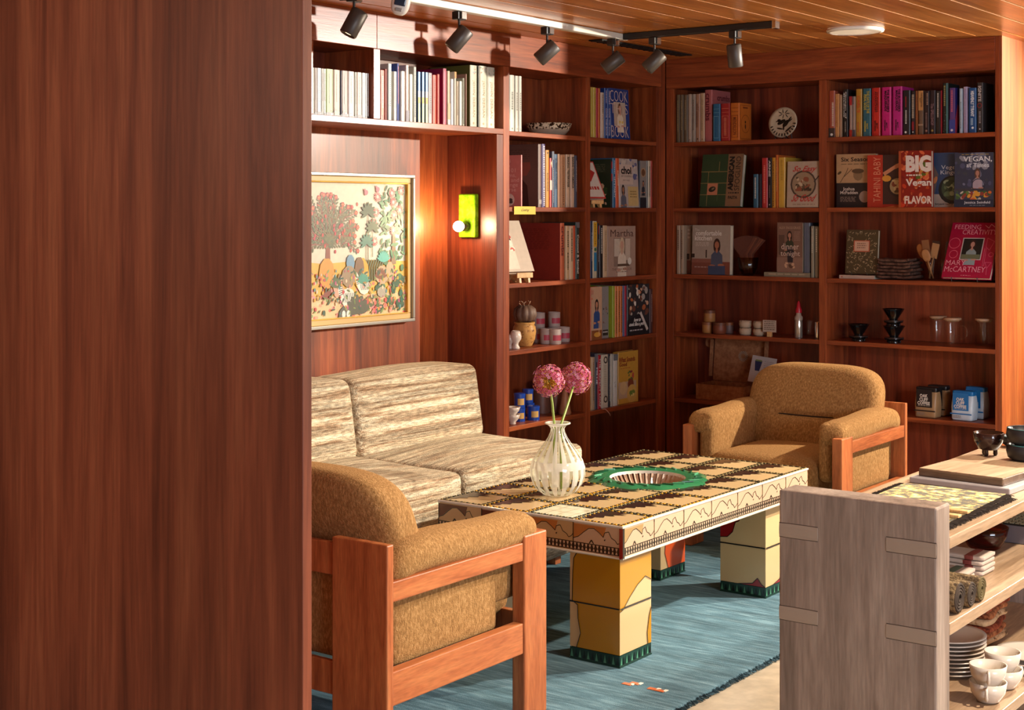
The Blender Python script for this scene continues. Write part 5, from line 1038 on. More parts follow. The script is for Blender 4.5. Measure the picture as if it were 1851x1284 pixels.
MB().tube([(-.06,-.045,.022),(-.06,-.045,.003),(-.06,.16,.003),(0,.17,.16),(.06,.16,.003),(.06,-.045,.003),(.06,-.045,.022)], .002, n=6).build('wire', BLACK, t)
# ================================================================= ornaments and wares on the shelves
def at_L(px, row, x=-.12): q = onx(px, x); return (x, q.y, ZS[row]+.0005)
def at_R(px, row, y=.09): q = ony(px, y); return (q.x, y, ZS[row]+.0005)
# spatter bowl
t = thing('spatterware_bowl', 'shallow cream bowl with brown spatter rim, alone on the top shelf', 'bowl', at_L(992,1,-.13))
spk = C('#c8b49c',.3)
sm = fabric('brown_spatter_glaze', ['#2c1810','#c8b094','#d8c4a8'], (70,70,70), .0, 10, rough=.25, sheen=0, contrast=(.46,.56))
MB().lathe([(.062,0),(.080,.008),(.100,.030)], n=40, cap=False).lathe([(.001,.0),(.062,.0)], n=40, cap=False).build('base', spk, t, smooth='all')
MB().lathe([(.100,.030),(.112,.060),(.108,.060),(.095,.028),(.06,.010),(.001,.010)], n=40, cap=False).build('rim', sm, t, smooth='all')
# gold sign
q0, q1 = onx(928.5,.003,373), onx(967.5,.003,388)
t = thing('shelf_sign', 'small gold shelf sign reading Cooking on the edge of the second shelf', 'sign', (.0045,(q0.y+q1.y)/2,(q0.z+q1.z)/2))
sw, sh_ = abs(q1.y-q0.y), q0.z-q1.z
MB().box(-.001,-sw/2,-sh_/2,.0015,sw/2,sh_/2).build('plate', pm('pale_brass','#c8ac4c',.35,.35), t, bev=.003)
draw([('t','Cooking',.28,.32,.72,.72,'#4c3c14',0,0,.2)], lambda x,y,l: (.0018+l, x-sw/2, y-sh_/2), sw, sh_, t)
# clay jar, dried pumpkin, egg cups, candles
t = thing('clay_jar', 'round mottled clay jar under the dried pod, fourth shelf of left bookcase', 'jar', at_L(948,4,-.09))
MB().lathe([(.030,0),(.036,.004),(.050,.035),(.055,.070),(.052,.092),(.045,.102),(.050,.108),(.049,.114),(.040,.112),(.036,.095)], n=36, cap=True).build('body', fabric('mottled_clay',['#4c2c18','#a07040','#b8884c'],(60,60,60),.2,60,rough=.4,sheen=0,contrast=(.33,.48)), t, smooth='all')
t = thing('dried_gourd', 'ribbed grey-brown dried gourd with curly stems sitting in the clay jar', 'gourd', (t.location[0], t.location[1]+.004, ZS[4]+.112))
MB().lathe([(.020,0),(.048,.014),(.058,.038),(.052,.064),(.030,.080),(.006,.076)], n=60, cap=True, rf=lambda a,z: 1-.10*abs(math.cos(5*a))**6).build('body', C('#6c5040',.6), t, smooth='all')
for k in range(5): MB().tube([(.01*math.cos(k*1.3),.012*math.sin(k*1.3),.072),(.026*math.cos(k*1.3),.03*math.sin(k*1.3),.090),(.020*math.cos(k*1.3+.6),.036*math.sin(k*1.3+.6),.099)], .0022, n=6).build('curled_stem', C('#a88064',.6), t)
def eggcup(px, label, x=-.045, s=1.):
    t = thing('egg_cup', label, 'egg cup', at_L(px,4,x), 0, 'white egg cups')
    MB().lathe([(.019,0),(.020,.006),(.013,.018),(.014,.028),(.026,.045),(.027,.058),(.022,.078),(.016,.084),(.013,.080),(.020,.058),(.001,.036)], n=28).build('body', pm('white_porcelain','#d0beb0',.2), t, smooth='all'); t.scale = (s,s,s); return t
eggcup(932,'glossy white double egg cup right in front of the clay jar')
eggcup(921.2,'small white egg cup pressed against the upright, left of the other', -.07, .8)
PINK = C('#b83c50',.5); CUPW = C('#b8a49c',.5)
def candle(px, x, lvl, label):
    l = list(at_L(px,4,x)); l[2] += lvl*.0735; t = thing('candle_tumbler', label, 'candle', tuple(l), 0, 'white candle tumblers with pink labels')
    MB().lathe([(.027,0),(.029,.003),(.030,.070),(.028,.072),(.026,.066),(.001,.064)], n=30).build('body', CUPW, t, smooth=True)
    m = MB(); 
    for k in range(7):
        a0, a1 = R(-75+k*13), R(-75+(k+1)*13); m.add([(.0306*math.cos(a0),.0306*math.sin(a0),.018),(.0306*math.cos(a1),.0306*math.sin(a1),.018),(.0306*math.cos(a1),.0306*math.sin(a1),.044),(.0306*math.cos(a0),.0306*math.sin(a0),.044)],[(0,1,2,3)])
    m.build('label', PINK, t); return t
candle(1019,-.085,0,'white tumbler with pink label, rightmost of the lower row')
candle(1003.5,-.045,0,'white tumbler with pink label, frontmost, under the raised one'); candle(987,-.09,0,'white tumbler with pink label between jar and the frontmost one')
candle(1001,-.115,0,'white tumbler at the back carrying the raised one'); candle(1001.5,-.113,1,'white tumbler with pink label raised on top of the group')
candle(974.5,-.15,0,'white tumbler half hidden behind the clay jar, lower'); candle(974,-.15,1,'white tumbler half hidden behind the clay jar, upper')
# bottom shelf of the near bay
BLU = pm('cobalt_blue_tin','#183c90',.25); KR = C('#c89c54')
def tin(px, x, z, h, r, label):
    l = list(at_L(px,5,x)); l[2] += z; t = thing('blue_tin', label, 'tin', tuple(l), 0, 'cobalt blue tins with gold labels')
    MB().lathe([(r,0),(r,h*.82)], n=28).build('body', BLU, t, smooth=True); MB().lathe([(r*1.05,h*.82),(r*1.05,h*.98),(r*.9,h)], n=28).build('lid', BLU, t, smooth=True)
    m = MB()
    for k in range(6):
        a0, a1 = R(-72+k*12), R(-72+(k+1)*12); rr = r+.0008; m.add([(rr*math.cos(a0),rr*math.sin(a0),h*.22),(rr*math.cos(a1),rr*math.sin(a1),h*.22),(rr*math.cos(a1),rr*math.sin(a1),h*.66),(rr*math.cos(a0),rr*math.sin(a0),h*.66)],[(0,1,2,3)])
    m.build('label', KR, t); return t
tin(939,-.08,0,.062,.026,'cobalt blue tin at the bottom of the left stack'); tin(939,-.08,.0625,.068,.026,'cobalt blue tin on top of the left stack'); tin(955,-.15,0,.064,.028,'cobalt blue tin at the back under the taller one'); tin(954,-.15,.0645,.066,.026,'cobalt blue tin at the back, raised'); tin(964,-.055,0,.066,.029,'squat cobalt blue tin in front on the right')
for k, (z, lb_) in enumerate(((0,'white footed bowl, lower of the nested pair at the upright'),(.034,'white bowl, upper of the nested pair at the upright'))):
    l = list(at_L(926.5,5,-.045)); l[2] += z; t = thing('small_bowl', lb_, 'bowl', tuple(l), 0, 'nested white bowls')
    MB().lathe([(.014,0),(.016,.004),(.014,.010),(.030,.028),(.036,.046),(.034,.046),(.026,.030),(.001,.016)], n=28).build('body', pm('white_porcelain','#d0beb0',.2), t, smooth='all')
t = thing('wooden_cone', 'tan wooden cone behind the right flower on the bottom shelf', 'ornament', at_L(1021,5,-.05))
MB().lathe([(.030,0),(.031,.004),(.014,.105),(.006,.120),(.001,.122)], n=28).build('body', C('#a8704c',.5), t, smooth=True)
t = thing('wooden_cone', 'darker brown wooden cone behind the flower stems', 'ornament', at_L(1003,5,-.13)); MB().lathe([(.034,0),(.034,.10),(.02,.13),(.001,.135)], n=28).build('body', C('#7c4c34',.5), t, smooth=True)
t = thing('brown_canister', 'brown canister between the blue tins and the cones', 'canister', at_L(978,5,-.17)); MB().lathe([(.042,0),(.042,.13),(.040,.134)], n=30).build('body', C('#6c4434',.5), t, smooth=True); MB().lathe([(.043,.134),(.043,.150),(.02,.156)], n=30).build('lid', C('#5c3426',.5), t, smooth=True)
# ---- back bookcase, third shelf: glass bowl with coffee filters
l = at_R(1352,3,.07)
t = thing('ribbed_glass_bowl', 'ribbed clear glass bowl holding brown paper filters', 'bowl', l)
MB().lathe([(.022,0),(.034,.008),(.047,.040),(.054,.092),(.052,.092),(.045,.041),(.031,.011),(.001,.008)], n=72, rf=lambda a,z: 1+.02*math.cos(18*a)).build('body', thin_glass('amber_glass','#d8c8b0',.3), t, smooth='all')
t = thing('paper_filters', 'fanned brown paper coffee filters standing in the ribbed glass bowl', 'coffee filters', (l[0],l[1],l[2]+.012))
for k in range(7):
    a = -.17+.055*k; m = MB(); x0 = -.006+.002*k; yy = -.012+.005*k
    P = [(-.008,0),(.010,0),(.016,.098),(.082,.170),(.03,.190),(-.062,.184),(-.014,.098)]; ca, sa = math.cos(-a*.75+.1), math.sin(-a*.75+.1)
    Q = [(x*ca-z*sa+x0, x*sa+z*ca) for x, z in P]; n = len(P)
    m.add([(x, yy-.0006, z) for x, z in Q]+[(x, yy+.0012, z) for x, z in Q], [tuple(range(n)), tuple(range(n,2*n))[::-1]]+[(i,n+i,n+(i+1)%n,(i+1)%n) for i in range(n)]); m.build('filter', C(['#5c3020','#6c3a26','#7a452e'][k%3],.8), t)
# fourth shelf
def jar(px, y, lvl, r, h, c, label, name='lidded_jar', wovn=False):
    l = list(at_R(px,4,y)); l[2] += lvl; t = thing(name, label, 'jar', tuple(l), 0, 'small jars on the fourth back shelf')
    MB().lathe([(r*.9,0),(r,.003),(r*(1.08 if wovn else 1),h*.4),(r,h*.72)], n=30).build('body', C(c,.5), t, smooth=True)
    MB().lathe([(r*1.02,h*.725),(r*1.03,h*.97),(r*.95,h)], n=30).build('lid', C('#6c3c24' if wovn or lvl else '#8c5430',.5), t, smooth=True); return t
jar(1279,.06,0,.029,.058,'#b07840','tan bamboo jar, lower of the stacked pair'); jar(1282.5,.06,.0585,.030,.062,'#a87440','tan bamboo jar, upper of the stacked pair')
jar(1301,.045,0,.033,.060,'#7c4028','reddish carved round jar beside the stacked pair','carved_jar',True); jar(1317,.10,0,.026,.058,'#6c5450','grey-brown jar at the right of the group')
SPK = fabric('speckled_stoneware',['#2c2018','#a8947c','#b8a48c'],(90,90,90),.1,80,rough=.4,sheen=0,contrast=(.33,.42))
def cup(px, y, lvl, label):
    l = list(at_R(px,4,y)); l[2] += lvl; t = thing('speckled_cup', label, 'cup', tuple(l), 0, 'speckled stoneware cups')
    MB().lathe([(.024,0),(.030,.005),(.0335,.020),(.031,.036),(.0285,.036),(.030,.020),(.001,.008)], n=30).build('body', SPK, t, smooth='all')
cup(1347.5,.06,0,'speckled cream cup, lower of the left stack'); cup(1347.5,.06,.0365,'speckled cream cup, upper of the left stack'); cup(1373,.06,0,'speckled cup, lower of the stack behind the card'); cup(1373,.06,.0365,'speckled cup, upper of the stack behind the card')
l = at_R(1391,4,.02); t = thing('price_card', 'small white printed card on a wooden foot beside the speckled cups', 'card', l)
MB().box(-.012,-.008,0,.012,.010,.026).build('wooden_foot', W_BLOND, t, bev=.002); mc = MB().box(-.037,-.0008,.024,.037,.0008,.084).build('card', C('#c0b0a0'), t)
draw([('m',.1,.1,.92,.92,5,'#7c6c5c')], lambda x,y,l_: (x-.037,-.001-l_,y+.024), .074, .060, mc, 'printed_lines')
l = at_R(1443.5,4,.05); t = thing('sauce_bottle', 'clear ribbed bottle with a red pointed cap', 'bottle', l)
MB().lathe([(.018,0),(.0195,.004),(.0195,.085),(.015,.100),(.011,.106)], n=30, rf=lambda a,z: 1+.03*math.cos(10*a)).build('body', pm('silver_glass','#b0a89c',.15,.6), t, smooth='all')
MB().lathe([(.017,.088),(.0205,.090),(.0205,.106),(.014,.112),(.012,.125)], n=24).build('collar', C('#b0a090',.3), t, smooth=True); MB().lathe([(.016,.1255),(.0165,.140),(.010,.156),(.007,.176),(.003,.184)], n=24).build('cap', C('#b81c30',.35), t, smooth=True)
l = at_R(1463,4,.09); t = thing('glass_beaker', 'dark clear beaker right of the red-capped bottle', 'beaker', l); MB().lathe([(.022,0),(.023,.003),(.023,.085)], n=30,cap=False).build('body', TGLASS, t, smooth=True)
l = at_R(1478,4,.05); t = thing('steel_tumbler', 'shiny steel tumbler against the middle upright', 'tumbler', l); MB().lathe([(.013,0),(.0135,.003),(.0145,.082),(.0135,.084),(.012,.080)], n=26).build('body', CHROME, t, smooth=True)
# bottom shelf left bay: open box, leaning card, second box
l0, l1 = ony(1257,.03), ony(1345,.03); t = thing('cardboard_box', 'open brown cardboard mailer box with a printed emblem inside its raised lid', 'box', ((l0.x+l1.x)/2,.03,ZS[5]+.0005)); bw = (l1.x-l0.x)/2; bw = .138
KRAFT = fabric('kraft_board',['#8c5a3c','#a06a48','#b07a54'],(40,40,40),.1,120,rough=.8,sheen=0)
m = MB().box(-bw,0,0,bw,.20,.003).box(-bw,0,.003,bw,.004,.078).box(-bw,.196,.003,bw,.20,.078).box(-bw,.004,.003,-bw+.004,.196,.078).box(bw-.004,.004,.003,bw,.196,.078); m.build('tray', KRAFT, t)
ML = Matrix.Translation((0,.192,.080)) @ Matrix.Rotation(R(-6),4,'X')
m = MB().soft(.015,0,.115,bw+.02,.0022,.115,.0020,n=4,M=ML).box(-bw-.014,-.035,.02,-bw-.010,-.001,.215,M=ML).box(bw+.030,-.035,.02,bw+.034,-.001,.215,M=ML); lid = m.build('lid', KRAFT, t)
MB().soft(-bw-.03,-.012,.198,.026,.002,.026,.002,n=4,k=2.5,M=ML).build('ear_flap', KRAFT, lid)
em = MB(); Me = ML
for k in range(16):
    a = k*math.pi/8
    em.add([tuple(Me@Vector((.03+r_*math.cos(a+q), -.0034, .135+r_*math.sin(a+q)))) for r_, q in ((.012,-.08),(.028,-.12),(.028,.12),(.012,.08))],[(0,1,2,3)])
em.build('emblem', C('#a08c78'), lid)
l = ony(1349,.045); t = thing('printed_card', 'white card with a picture of a blue cup leaning in the open cardboard box', 'card', (l.x+.020,.142,ZS[5]+.092), R(2))
Mc = Matrix.Rotation(R(6),4,'Y') @ Matrix.Rotation(R(-14),4,'X'); mc = MB().box(-.062,0,0,.075,.001,.138,M=Mc).build('card', C('#c4b8b4'), t)
draw([('p',[(.14,.82),(.44,.82),(.38,.44),(.20,.44)],'#1c2c58'),('r',.16,.80,.42,.86,'#7c8c50'),('m',.52,.40,.92,.85,6,'#b0a4a0')], lambda x,y,l_: tuple(Mc@Vector((x-.062,-.0004-l_,y))), .137, .138, mc, 'printed_cup')
l = ony(1356,.04); tag(MB().box(l.x+.016,.03,ZS[5]+.0005,l.x+.15,.16,ZS[5]+.05).build('cardboard_box', KRAFT, bev=.002), 'second smaller closed cardboard box half hidden by the armchair', 'box')
# ---- right bay: cloths, utensils, drippers, mugs, coffee
CL = fabric('brown_linen',['#34221c','#5c4238','#705448'],(60,60,60),.6,200)
cx_ = ony(1626,.10).x
for k in range(6):
    z = ZS[3]+.0105+k*.0158; w_ = .090-.006*(k%2)-.004*(k//4)
    def cf(x,y,zz,k=k): return (x, y, zz + .012*abs(x/.09)**2.2*(.4+.1*k) + .002*math.sin(x*50+2)+.0015*math.sin(y*60))
    o = MB().soft(cx_+.004*(-1)**k,.10,z,w_,.075,.0066,.006,n=12,fn=cf,mi=0).build('folded_cloth', CL, smooth='all')
    tag(o, ['dark brown folded cloth at the bottom of the stack','brown folded cloth, second from the bottom','brown folded cloth, third from the bottom','brown folded cloth, third from the top of the stack','brown folded cloth just under the topmost','topmost brown folded cloth, its ends curling up'][k], 'cloth', 'folded cloths on the third shelf')
def tumbler(px, label):
    l = at_R(px,3,.10); t = thing('glass_jar', label, 'jar', l, 0, 'glasses of utensils'); MB().lathe([(.034,0),(.036,.003),(.037,.10)], n=32,cap=False).build('body', TGLASS, t, smooth=True); return l
def utensil(l, dx, dy, ax, ay, ln, c, kind, label):
    t = thing(kind, label, 'kitchen utensil', (l[0]+dx,l[1]+dy,l[2]+.008), 0, 'wooden utensils in the glasses')
    M = Matrix.Rotation(ax,4,'Y') @ Matrix.Rotation(ay,4,'X'); m = MB()
    MB().tube([(0,0,0),(0,0,ln*.6)], [.004,.0045], n=8, M=M).build('handle', C(c,.5), t, smooth='all')
    m.soft(0,0,ln*.76,.020,.004,ln*.2,.02,n=8,k=2.4,M=M) if 'spoon' in kind else m.box(-.017,-.003,ln*.58,.017,.003,ln,M=M)
    m.build('head', C(c,.5), t, smooth='spoon' in kind or False)
l = tumbler(1685,'clear glass holding tan wooden utensils left of the crimson book')
utensil(l,.006,0,-.42,0,.185,'#a0602c','wooden_spoon','orange-brown wooden spoon leaning left in the glass'); utensil(l,-.008,.006,-.12,.1,.185,'#8c5c38','wooden_spatula','brown wooden spatula standing in the glass'); utensil(l,.002,-.008,.10,-.05,.18,'#3c2418','wooden_spatula','blackish wooden spatula in the glass'); utensil(l,-.012,-.004,.20,0,.17,'#b08458','wooden_spatula','thin pale wooden spatula in the glass'); utensil(l,.010,-.010,-.28,.1,.15,'#b48050','wooden_spoon','short pale wooden spoon in the glass')
l = tumbler(1709,'clear glass of dark utensils nearest the crimson book')
utensil(l,-.006,0,.28,0,.18,'#3c261c','wooden_spoon','dark wooden spoon leaning right behind the crimson book'); utensil(l,.004,.006,.08,0,.175,'#4c3024','wooden_spatula','dark wooden spatula behind the crimson book')
DRIP = pm('black_glazed_ceramic','#0c0c0e',.12)
def dripper(px, z, label, y=.08):
    l = list(at_R(px,4,y)); l[2] += z; t = thing('coffee_dripper', label, 'coffee dripper', tuple(l), 0, 'black coffee drippers')
    MB().lathe([(.030,0),(.034,.0),(.034,.010),(.030,.014)], n=28).build('foot', DRIP, t, smooth=True)
    MB().lathe([(.044,.014),(.045,.016),(.045,.020),(.020,.021),(.018,.026),(.050,.078),(.052,.081),(.049,.081),(.017,.030),(.001,.028)], n=48, rf=lambda a,z: 1+(.02*math.sin(10*a+z*60) if z>.03 else 0)).build('cone', DRIP, t, smooth='all')
    MB().lathe([(.045,.0205),(.047,.0215),(.047,.0245),(.024,.026)], n=36, cap=False).build('saucer', C('#3c2c28',.3), t, smooth=True)
dripper(1552,0,'black coffee dripper standing alone on the left'); dripper(1616,0,'black coffee dripper, lower of the stacked pair'); dripper(1615,.0822,'black coffee dripper, upper of the stacked pair')
LIDM = C('#b08c6c',.5)
def mug(px, y, label, ha=None):
    l = at_R(px,4,y); t = thing('glass_mug', label, 'mug', l, 0, 'lidded glass mugs')
    MB().lathe([(.036,0),(.038,.004),(.0385,.122)], n=36,cap=False).build('body', TGLASS, t, smooth=True)
    MB().lathe([(.030,.116),(.0365,.1225),(.041,.123),(.041,.131),(.039,.133),(.001,.133)], n=36).build('lid', LIDM, t, smooth=True)
    if ha is not None: MB().tube([tuple(Matrix.Rotation(ha,3,'Z')@Vector(p)) for p in ((.038,0,.095),(.060,0,.098),(.075,0,.080),(.075,0,.055),(.060,0,.035),(.038,0,.034))], .0042, n=8).build('handle', TGLASS, t, smooth='all')
mug(1696,.14,'lidded glass mug, leftmost of three'); mug(1721.5,.06,'lidded glass mug with its handle to the right, middle of three', R(-10)); mug(1779,.10,'lidded glass mug, rightmost, beside the end upright')
def bag(px0, px1, pyt, y, c, label):
    a, b, tp = ony(px0,y), ony(px1,y), ony(px0,y,pyt); w_ = b.x-a.x; h = tp.z-ZS[5]
    t = thing('coffee_bag', label, 'coffee bag', ((a.x+b.x)/2,y,ZS[5]+.0005), R(-5), 'bags of coffee on the bottom shelf')
    def bf(x,y_,z): 
        tt = (z/h+.5); return (x*(1-.05*abs(2*tt-1)), y_*(1-.45*max(0,tt-.55)/.45), z)
    PAP = C('#a8845c' if c=='#1c1a1c' else '#c8d4dc',.35)
    MB().soft(0,.035,h/2-.008,w_/2,.035,h/2-.008,.010,n=10,puff=(.003,.004,0),fn=bf).build('paper_body', PAP, t, smooth='all')
    MB().soft(0,.033,h-.012,w_/2*.97,.022,.012,.006,n=5).build('folded_top', C(c,.35), t, smooth='all')
    draw([('r',.12,.36,.86,.96,c),('r',0,.22,1,.26,c),('t','OAK\nCLIFF\nCOFFEE',.18,.44,.76,.80,'#e8e0d0',0,.03),('m',.2,.39,.76,.42,1,'#c8bca8'),('m',.15,.08,.5,.18,2,'#8c8078')], lambda x,yy,l_: (x-w_/2,-.0062-l_,yy), w_, h-.004, t, 'bag_label')
bag(1652,1692,699,.03,'#1c1a1c','kraft coffee bag with a black label, front left'); bag(1673,1710,696,.13,'#1c1a1c','kraft coffee bag with a black label, behind the front left one')
bag(1718,1758,706,.03,'#1870b0','white coffee bag with a bright blue label, front right'); bag(1742,1779,699,.13,'#1870b0','white coffee bag with a blue label, behind the front right one')

# ================================================================= oak display console, right foreground
CX0, CX1, CY0, CY1 = 2.404, 2.788, -3.553, -2.06
cs = thing('display_console', 'long oak display table with tenoned end upright and open shelves in the right foreground', 'table', ((CX0+CX1)/2,(CY0+CY1)/2,0)); ox, oy = (CX0+CX1)/2, (CY0+CY1)/2
def cpart(n, b, m, bev=.004): return MB().box(b[0]-ox,b[1]-oy,b[2],b[3]-ox,b[4]-oy,b[5]).build(n, m, cs, bev=bev)
cpart('end_upright', (CX0,CY0,0,CX1,CY0+.084,.798), W_OAK, .005); 
ZT = (.719, .523, .229)
for k, z in enumerate(ZT):
    cpart(['worktop','shelf','shelf'][k], (CX0+.001,CY0+.0845,z-.027,CX1-.001,CY1-.0005,z), W_OAKT, .002)
for z in ZT[:2]:
    for (a, b) in ((CX0+.0005,CX0+.100),(CX1-.118,CX1-.0005)):
        o = MB().soft((a+b)/2-ox,CY0-oy+.001,z-.0155,(b-a)/2,.003,.0165,.0025,n=3).build('tenon', W_OAKE, cs)
        MB().soft((a+b)/2-ox,CY0-oy+.0015,z-.0155,(b-a)/2,.0022,.0180,.0015,n=3).build('joint_line', C('#3c2c24'), cs)
cpart('end_upright', (CX0,CY1,0,CX1,CY1+.06,.690), W_OAK, .005)
WT = ZT[0]+.0006
def onc(px, py, z=WT): return onz(px, py, z)
# tripod bowl
q = onc(1787,823); t = thing('tripod_bowl', 'glossy dark brown bowl on three short feet, alone on the oak console', 'bowl', (q.x,q.y,WT))
BRG = pm('dark_brown_glaze','#2c1a16',.1)
MB().lathe([(.010,.012),(.030,.016),(.042,.034),(.046,.056),(.044,.057),(.040,.036),(.026,.020),(.001,.018)], n=44).build('body', BRG, t, smooth='all')
for k in range(3): a = 2*math.pi*k/3+.5; MB().lathe([(.005,0),(.007,.004),(.0065,.018)], n=14, c=(.020*math.cos(a),.020*math.sin(a),0)).build('foot', BRG, t, smooth=True)
t.scale = (1,1,1.22)
MATB = pm('matte_black_stoneware','#1a1a1e',.45)
for k, (px, py, z, r_, lb_) in enumerate(((1858,832,0,.062,'matte black bowl, lower of the pair at the picture edge'),(1858,832,.040,.062,'matte black bowl, upper of the pair at the picture edge'),(1838,806,0,.050,'flat teal-rimmed black dish behind the brown bowl'))):
    q = onc(px,py); t = thing('stoneware_bowl', lb_, 'bowl', (q.x,q.y,WT+z*1.2), 0, 'black stoneware bowls'); h = .046 if k < 2 else .030
    MB().lathe([(r_*.7,0),(r_*.92,.008),(r_,h*.6),(r_*.96,h),(r_*.90,h),(r_*.92,h*.5),(r_*.6,.006),(.001,.005)], n=40).build('body', MATB, t, smooth='all'); MB().lathe([(r_*.965,h),(r_*.97,h+.0015),(r_*.89,h+.0015)], n=40, cap=False).build('glazed_rim', C('#3c6c70',.2), t, smooth='all')
# tray and board
q = Vector((2.60,-2.79,0))
t = thing('stone_tray', 'pale grey rectangular tray under the wooden board on the oak console', 'tray', (q.x,q.y,WT), R(-4)); MB().box(-.14,-.085,0,.14,.16,.016).build('slab', C('#a49c9c',.4), t, bev=.003)
t = thing('cutting_board', 'weathered wooden board with a dark edge lying on the grey tray', 'board', (q.x,q.y+.02,WT+.0164), R(-6)); MB().box(-.122,-.082,0,.118,.10,.020).build('board', [wood('weathered_board_edge','#3c2a20','#5c4434','#7c6450',scale=(2,30,30))], t, bev=.003); MB().box(-.120,-.080,.0201,.116,.098,.022).build('worn_top', W_OAKT, t)
# fringed woven mats and packets
q_mat = Vector((2.612,-3.165,0))
MATM = fabric('yellow_tapestry',['#1c1612','#2c2418','#b09440','#d0c080','#d8ccb0'],(30,42,30),.3,160,contrast=(.42,.66))
q = q_mat
for k in range(2):
    t = thing('woven_mat', ['yellow and black tapestry mat with dark fringe, lower one on the console','yellow and black tapestry mat with dark fringe, upper one on the console'][k], 'mat', (q.x-.006*k,q.y+.006*k,WT+.0052*k), R(-1+2*k), 'tapestry mats on the console')
    b = MB().soft(0,0,.0026,.135,.235,.0024,.002,n=6).build('cloth', MATM, t); f = MB(); r5 = random.Random(k)
    for s in (-1,1):
        for i in range(110):
            y = -.232+i*.00425; f.tube([(s*.134,y,.003),(s*(.144+r5.random()*.006),y+r5.uniform(-.003,.003),.0028),(s*(.152+r5.random()*.006),y+r5.uniform(-.005,.005),.0016)], [.0012,.001,.0006], n=4)
    f.build('fringe', C('#2c2018',.9), t)['kind'] = 'stuff'
for k, (dx, dy, rz) in enumerate(((.095,-.052,12),(.085,-.085,4))):
    tag(MB().soft(0,0,.004,.060,.012,.004,.003,n=4).build('serving_tongs', W_BLOND, loc=(2.690,-3.235-k*.062,WT+.0104)), ['pale wooden serving piece behind, on the tapestry mats','pale wooden serving piece in front, on the tapestry mats'][k], 'utensil', 'wooden servers on the mats')
# middle shelf
Z2 = ZT[1]+.0006
def onm(px, py, z=Z2): return onz(px, py, z)
q = Vector((2.60,-2.69,0)); t = thing('glass_bowl', 'red-tinted glass bowl at the back of the middle console shelf', 'bowl', (q.x,q.y,Z2))
MB().lathe([(.030,0),(.044,.010),(.060,.040),(.066,.066),(.063,.066),(.056,.040),(.040,.014),(.001,.010)], n=40).build('body', thin_glass('rosy_glass','#c87c68',.3), t, smooth='all'); MB().soft(0,0,.026,.038,.038,.014,.01,n=8,k=2.2).build('red_contents', C('#8c2420',.5), t, smooth='all')
q = Vector((2.69,-2.46,0)); t = thing('woven_box', 'grey box with a woven cane lid on the middle console shelf', 'box', (q.x,q.y,Z2), 0)
MB().box(-.085,-.10,0,.09,.25,.050).build('case', C('#6c6468',.5), t, bev=.003)
m = MB().box(-.082,-.097,.0505,.087,.247,.054,0)
for i in range(11):
    for j in range(24):
        x, y = -.079+i*.015, -.093+j*.0140; m.box(x,y,.0542,x+.011,y+.009,.056+.001*((i+j)%2),1)
m.build('cane_lid', [C('#1c1814'), C('#a09474',.6)], t)
for s_, (px, py, n_, lb_) in enumerate(((1752,1036,4,('bottom','second','third','topmost')),(1728,1048,2,('lower','upper')))):
    q = Vector(((2.702,-2.950,0),(2.686,-3.055,0))[s_])
    for k in range(n_):
        t = thing('tea_towel_pack', f"white tea-towel packet, {lb_[k]} of the {'far' if s_==0 else 'near'} stack on the middle shelf", 'towel', (q.x-.085+.002*(k%2),q.y,Z2+.0128*k), R(-2+2*(k%2)), 'tea-towel packets on the console')
        MB().soft(0,0,.006,.085,.045,.0058,.0045,n=6,fn=lambda x,y,z: (x,y,z+.001*math.sin(x*90))).build('towel', C('#c8b4a4',.7), t, smooth='all'); MB().soft(.045,0,.0062,.012,.0462,.0062,.003,n=3).build('band', C('#8c4038' if s_==0 else '#5c7058',.6), t)
PLAID = fabric('dark_plaid_wool',['#1c1612','#4c3c2c','#8c7454','#241c18'],(30,70,70),.8,160,contrast=(.3,.7))
for k, (px, py, z, r_, lb_) in enumerate(((2.735,-3.372,0,.036,'dark plaid blanket roll nearest the end upright'),(2.738,-3.300,0,.030,'dark plaid blanket roll in the middle of the rolls'),(2.740,-3.236,0,.030,'dark plaid blanket roll farthest from the upright, with a yellow stripe'))):
    t = thing('blanket_roll', lb_, 'blanket', (px-.01,py,Z2+r_+z), 0, 'rolled plaid blankets'); M = Matrix.Rotation(R(90),4,'Y')
    MB().lathe([(r_*.97,-.09),(r_,-.085),(r_,.045),(r_*.97,.05)], n=30, cap=False, M=M).lathe([(r_*.97,-.09),(.001,-.088)], n=30, cap=False, M=M).build('wool_roll', PLAID, t, smooth='all')
    sp = [( .049, (r_*(.96-.2*a/6.28))*math.cos(a)*.98, (r_*(.96-.2*a/6.28))*math.sin(a)*.98) for a in [i*.35 for i in range(72)] if .96-.2*a/6.28 > .12]
    MB().tube(sp, .0030, n=6).lathe([(.001,.044),(r_*.95,.045)], n=30, cap=False, M=M).build('spiral_end', C('#3c2c20' if k<2 else '#5c4c24',.9), t)
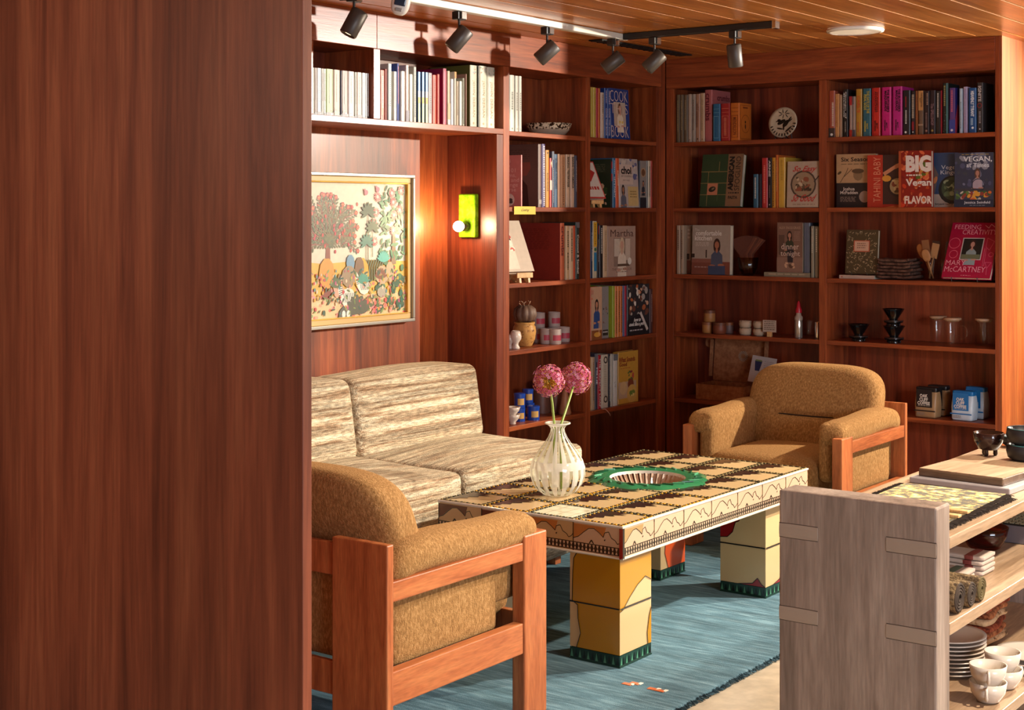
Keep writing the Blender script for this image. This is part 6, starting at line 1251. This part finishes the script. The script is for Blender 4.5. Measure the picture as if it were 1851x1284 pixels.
# lower shelf
Z3 = ZT[2]+.0006
q = onz(1752,1160,Z3); KF = [fabric('rust_print_cloth',['#5c2c1c','#a0603c','#b87c50'],(50,50,50),.7,120), fabric('sand_print_cloth',['#3c2820','#b08860','#c8a47c'],(26,26,26),.7,120,contrast=(.38,.5)), fabric('red_print_cloth',['#3c1c18','#7c3824','#a85c3c'],(60,60,60),.7,120)]
for k in range(6):
    def cf(x,y,z,k=k): return (x+.004*math.sin(y*40+k), y, z+.003*math.sin(x*26)+.002*math.sin(y*34))
    o = MB().soft(0,0,0,.100-.004*(k%3),.090,.0085,.008,n=14,fn=cf).build('folded_textile', KF[(k*2+1)%3], smooth='all', loc=(q.x-.02+.006*((k*7)%3-1),q.y+.02,Z3+.0145+.0195*k)); o.rotation_euler = (0,0,R((k*13)%9-4))
    tag(o, ['sand-coloured printed textile at the very bottom of the pile','rust printed textile, second from the bottom','reddish printed textile, third from the bottom','sand printed textile, third from the top of the pile','rust printed textile just under the topmost','reddish printed textile, topmost of the pile'][k], 'textile', 'folded textiles on the lower console shelf')
PORC = pm('cream_porcelain','#cfc2b4',.18)
def plate(x, y, z, r, label, grp):
    t = thing('plate', label, 'plate', (x,y,z), 0, grp); MB().lathe([(r*.55,0),(r*.60,.001),(r*.92,.008),(r,.011),(r*.995,.0135),(r*.90,.0115),(r*.58,.0045),(.001,.004)], n=56).build('dish', PORC, t, smooth='all')
q = onz(1772,1228,Z3); px_, py_ = q.x-.098, q.y+.03
for k in range(9): plate(px_, py_, Z3+.0108*k, .100, ['bottom plate of the tall stack beside the end upright','second plate from the bottom of the tall stack','third plate from the bottom of the tall stack','fourth plate from the bottom of the tall stack','middle plate of the tall stack','fourth plate from the top of the tall stack','third plate from the top of the tall stack','plate just under the top one of the tall stack','top plate of the tall stack beside the end upright'][k], 'cream plates in the tall stack')
q = onz(1842,1222,Z3)
for k in range(3): plate(q.x+.005, q.y+.09, Z3+.016*k, .092, ['lowest plate of the short stack at the picture edge','middle plate of the short stack at the picture edge','top plate of the short stack at the picture edge'][k], 'cream plates in the short stack')
def tcup(px, py, lvl, label, ha):
    q = onz(px,py,Z3); t = thing('cup', label, 'cup', (q.x,q.y,Z3+lvl), ha, 'cream cups on the lower console shelf'); t.scale = (1.1,1.1,1.1)
    MB().lathe([(.020,0),(.026,.003),(.038,.022),(.042,.046),(.0395,.046),(.035,.024),(.022,.007),(.001,.006)], n=40).build('bowl', PORC, t, smooth='all'); MB().tube([(.040,0,.040),(.052,0,.040),(.056,0,.028),(.050,0,.016),(.037,0,.016)], .0036, n=8).build('handle', PORC, t, smooth='all')
tcup(1786,1268,0,'cream cup, lower of the front stack',R(-75)); tcup(1786,1268,.0425,'cream cup, upper of the front stack',R(-70)); tcup(1815,1243,0,'cream cup, lower of the stack behind on the right',R(60)); tcup(1812,1243,.0435,'cream cup tilted on top of the stack behind on the right',R(70))
